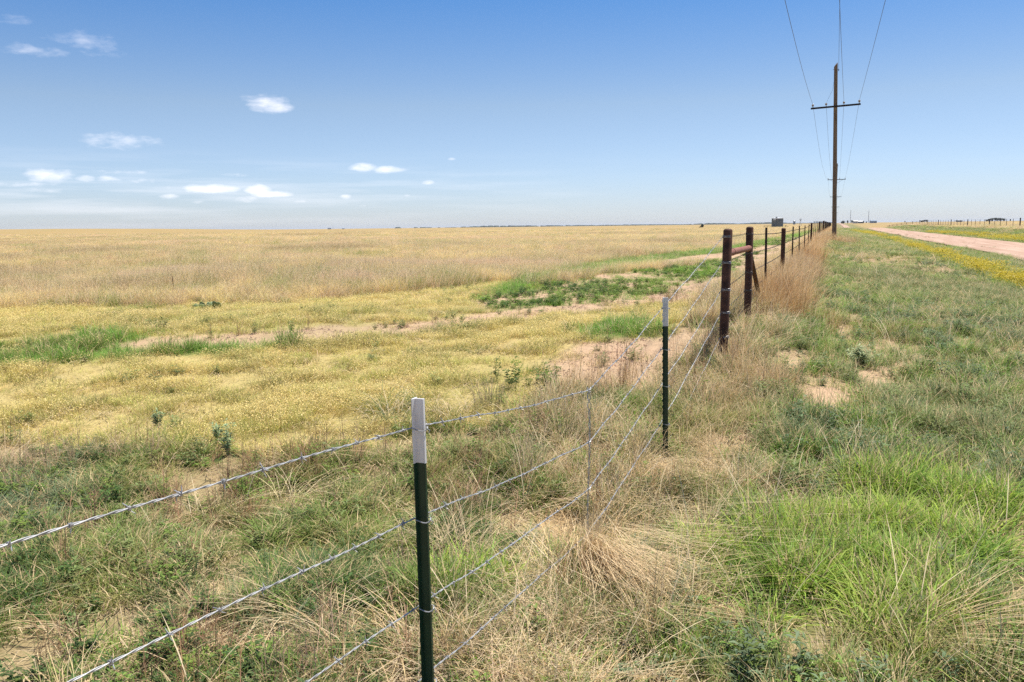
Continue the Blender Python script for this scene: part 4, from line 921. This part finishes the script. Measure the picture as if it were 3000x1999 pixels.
INFO = dict(clod=('soil_clods', 'small pinkish soil clods and pebbles on the bare sand', 'soil'), short=('buffalo_grass', 'short curly yellow green grass with pale seed heads', 'grass'), shortg=('green_turf', 'short soft green turf in low strips and hollows', 'grass'), tuft=('tufted_grass', 'mid height grey green grass tufts with dry blades', 'grass'),
            wide=('lush_grass', 'lush bright green broad bladed grass in front of the fence', 'grass'), tan=('dry_tan_grass', 'dry tan prairie grass covering the field to the horizon', 'grass'), tall=('reddish_bunchgrass', 'tall reddish brown bunchgrass standing along the fence line', 'grass'),
            bent=('flattened_straw', 'long pale straw bent over and swept across the green grass', 'straw'), arch=('arching_dead_grass', 'arching clumps of dead straw coloured grass', 'straw'), litter=('straw_litter', 'loose dry straw lying on the soil', 'straw'),
            weed=('low_weeds', 'low broadleaf green weeds on sandy soil', 'weeds'), flower=('yellow_wildflowers', 'bands of yellow wildflowers along both road edges', 'wildflowers'), twig=('dead_weed_stems', 'thin reddish brown dead weed stems', 'weeds'), stalk=('dry_stalks', 'scattered single dry grass stalks standing up', 'straw'))
for ty, d in out.items():
    if not d['p']: continue
    p = np.concatenate(d['p']); nm, lab, ct = INFO[ty]; scatter(nm, lab, ct, COLL[ty], p, np.concatenate(d['r']), np.concatenate(d['s']), rng.integers(0, TYPES[ty][1], len(p)), np.concatenate(d['c']))
    print(ty, len(p))

# ------------------------------------------------------------------ single plants one can point to
def fixed_mat(name, c):
    m = plant_mat(name, .3); t = m.node_tree
    for n in list(t.nodes):
        if n.type == 'ATTRIBUTE' and n.attribute_name == 'col':
            rgb = t.nodes.new('ShaderNodeTexNoise'); rgb.inputs['Scale'].default_value = 9; rp = t.nodes.new('ShaderNodeValToRGB'); t.links.new(rgb.outputs[0], rp.inputs[0])
            rp.color_ramp.elements[0].color = (*[k * .75 for k in c], 1); rp.color_ramp.elements[1].color = (*[k * 1.25 for k in c], 1)
            lk = [l.to_socket for l in n.outputs['Color'].links]
            for q in lk: t.links.new(rp.outputs[0], q)
            t.nodes.remove(n)
    return m
PMAT = dict(tuft=fixed_mat('tuft_blades', (.16, .17, .07)), green=fixed_mat('green_clump_blades', (.15, .22, .05)), grey=fixed_mat('grey_weed_leaves', (.36, .42, .23)), blue=fixed_mat('blue_weed_leaves', (.28, .37, .2)), stalk=fixed_mat('stalk_stem', (.26, .12, .06)))
def single(name, label, cat, x, y, build, mt, group=None, smooth=False):
    P = ground_hit(x, y); c = Clump(); build(c); o = obj(name, c.mesh(name, mt), None, (P.x, P.y, P.z - .01)); tag(o, label, cat, group); return o
def leafy(c, n, h, spread, ls):
    for _ in range(n):
        a = rng.uniform(0, 6.283); t = rng.uniform(.05, spread); l = rng.uniform(.6, 1) * h; d = np.array([math.cos(a) * math.sin(t), math.sin(a) * math.sin(t), math.cos(t)]); sd_ = np.array([-math.sin(a), math.cos(a), 0]) * .003
        c.raw([-sd_, sd_, d * l], [(0, 1, 2)], (0, 0, 0, 0), .8)
        for k in range(16):
            f = rng.uniform(.15, 1); b = rng.uniform(0, 6.283); c.leaf(d * l * f, (math.cos(b), math.sin(b), rng.uniform(-.1, .9)), rng.uniform(.6, 1.2) * ls, ls * .35, (0, 0, 0, 0), rng.uniform(.7, 1.3))
single('grass_tuft', 'dark brownish grass tuft beside the sandy patch behind the dipping wire', 'grass tuft', 1435, 1190, lambda c: c.blades(190, .16, (.18, .42), (.002, .004), (.2, 1.2), dry=.35, drycol=(.42, .30, .18), spread=.4), PMAT['tuft'])
single('grass_clump', 'upright green grass clump on the bare sand by the lush grass', 'grass clump', 2930, 1985, lambda c: c.blades(130, .14, (.16, .36), (.004, .007), (.2, 1.2), dry=.12, drycol=STRAW, spread=.45), PMAT['green'])
single('leafy_weed', 'grey green leafy weed beside the bare sandy patch in the verge', 'weed', 2520, 1075, lambda c: leafy(c, 46, .34, .95, .055), PMAT['grey'])
for x, y, h, l in ((670, 1335, .30, 'tall blue green weed standing out of the yellow grass'), (640, 1300, .22, 'shorter blue green weed behind the tall one in the yellow grass'), (462, 1255, .2, 'small blue green weed alone in the yellow grass')):
    single('slender_weed', l, 'weed', x, y, lambda c: leafy(c, 12, h, .45, .04), PMAT['blue'], 'blue green weeds in the yellow grass')
single('dry_stalk', 'single thin reddish dead stalk in the tan grass', 'stalk', 510, 870, lambda c: [c.blades(1, 0, (.62, .63), (.02, .022), (.02, .1), spread=.03), c.blades(2, 0, (.3, .4), (.012, .014), (.1, .3), spread=.2)], PMAT['stalk'])
# dead grass swept over by wind, and collapsed mounds
PMAT['straw'] = fixed_mat('straw_blades', (.70, .53, .31)); PMAT['pink'] = fixed_mat('old_straw_blades', (.55, .41, .27))
def swept(c, n, sig, ang, fan, ln_, rise=.1, turn=.5, wd=(.002, .0038)):
    for _ in range(n):
        P = np.array([rng.normal(0, sig), rng.normal(0, sig), -.02]); a = ang + rng.normal(0, fan); l = rng.uniform(*ln_); sg = 8; th = abs(rng.normal(rise, .12)); w_ = rng.uniform(*wd) / 2; fl = .008 + abs(rng.normal(0, .04)); mx = rng.uniform(1.35, 1.62); vs = []; dt = turn * rng.uniform(.6, 1.5)
        for k in range(sg + 1):
            sd_ = np.array([-math.sin(a), math.cos(a), 0]) * w_ * (1 - .5 * k / sg)
            if k < sg: vs += [P - sd_, P + sd_]
            else: vs.append(P.copy())
            P = P + np.array([math.cos(a) * math.sin(th), math.sin(a) * math.sin(th), math.cos(th)]) * l / sg; P[2] = max(P[2], fl if k > 1 else -.02); th = min(mx, th + dt); a += rng.normal(0, .05)
        c.raw(vs, [(2 * k, 2 * k + 1, 2 * k + 3, 2 * k + 2) for k in range(sg - 1)] + [(2 * sg - 2, 2 * sg - 1, 2 * sg)], (*PALE, .6 if rng.uniform() < .5 else 0), rng.uniform(.7, 1.25))
def dir_between(x0, y0, x1, y1): a, b = ground_hit(x0, y0), ground_hit(x1, y1); return math.atan2(b.y - a.y, b.x - a.x), (b - a).length
a_, l_ = dir_between(1735, 1690, 2030, 1930)
single('straw_tussock', 'pale dead grass swept over sideways from the twisted hold-down wire', 'straw', 1733, 1690, lambda c: [swept(c, 560, .06, a_, .24, (.45, 1.15), .05, .5), c.blades(150, .045, (.22, .46), (.002, .0038), (.0, .5), dry=.3, drycol=(.5, .34, .17), spread=.08)], PMAT['straw'])
single('straw_tussock', 'thin fan of long straw lying across the lush green grass', 'straw', 1800, 1640, lambda c: swept(c, 130, .16, a_ + .62, .30, (.5, 1.15), .25, .35), PMAT['straw'])
a2, l2 = dir_between(1960, 1390, 2150, 1520)
single('straw_tussock', 'pale dead grass leaning over at the foot of the corner-side T-post', 'straw', 1950, 1420, lambda c: swept(c, 260, .13, a2, .5, (.35, .85), .35, .22), PMAT['straw'])
single('straw_tussock', 'loose tan grass leaning away from the fence past the corner-side T-post', 'straw', 2080, 1330, lambda c: swept(c, 200, .2, a2 + .1, .6, (.3, .75), .3, .16), PMAT['straw'])
def mound(c, n, sig, ln_, turn):
    for k in range(n): swept(c, 1, sig, rng.uniform(0, 6.283), .1, ln_, .35, turn)
single('dead_grass_mound', 'arching mound of dead grass with a dark hollow below the bottom wire', 'straw', 1610, 1850, lambda c: mound(c, 330, .11, (.3, .6), .34), PMAT['straw'])
single('dead_grass_mound', 'flat pinkish mound of old straw beside the white-tipped T-post foot', 'straw', 1450, 2010, lambda c: mound(c, 420, .22, (.25, .6), .4), PMAT['pink'])
single('dead_grass_mound', 'small spray of dry stems just behind the white-tipped T-post', 'straw', 1340, 1640, lambda c: mound(c, 150, .1, (.3, .65), .16), PMAT['straw'])
# prickly pear
pm = mat('cactus_pad', (.20, .25, .10), .6, 0, .3, 6, .1)
P = ground_hit(608, 905); root = empty('prickly_pear', P); tag(root, 'low prickly pear cactus at the edge of the tan grass', 'cactus')
rr = random.Random(9)
for k in range(9):
    a = rr.uniform(0, 6.28); r_ = rr.uniform(.0, .34); h = rr.uniform(.02, .08); rx, rz_ = rr.uniform(.06, .08), rr.uniform(.07, .09); m = MB(); n = 10; v = []
    for i, ph in enumerate(np.linspace(-1.5, 1.5, 7)):
        for j_ in range(n): q = 2 * math.pi * j_ / n; v.append((rx * math.cos(ph) * math.cos(q), .022 * math.cos(ph) * math.sin(q), rz_ * math.sin(ph)))
    m.add(v, [(i * n + j_, i * n + (j_ + 1) % n, (i + 1) * n + (j_ + 1) % n, (i + 1) * n + j_) for i in range(6) for j_ in range(n)] + [tuple(range(n - 1, -1, -1)), tuple(6 * n + j_ for j_ in range(n))])
    o = m.build('pad', pm, root, True); o.location = (r_ * math.cos(a), r_ * math.sin(a), h); o.rotation_euler = (rr.uniform(-.5, .5), rr.uniform(-.4, .4), rr.uniform(0, 3.14))
# ------------------------------------------------------------------ haze
hz = MB().box((0, 0, 0), (2, 2, 2)).mesh('haze', MT['mast']); hz.materials.clear()
hm = bpy.data.materials.new('haze_air'); hm.use_nodes = True; t = hm.node_tree; t.nodes.remove(t.nodes['Principled BSDF']); pv = t.nodes.new('ShaderNodeVolumePrincipled')
pv.inputs['Color'].default_value = (.86, .92, 1, 1); pv.inputs['Density'].default_value = 6e-5; pv.inputs['Anisotropy'].default_value = .2; t.links.new(pv.outputs[0], t.nodes['Material Output'].inputs['Volume']); hz.materials.append(hm)
ho = obj('haze', hz, None, (0, 0, 9), None, (31000, 31000, 17)); tag(ho, 'thin pale air haze over the whole prairie', 'haze', kind='stuff')
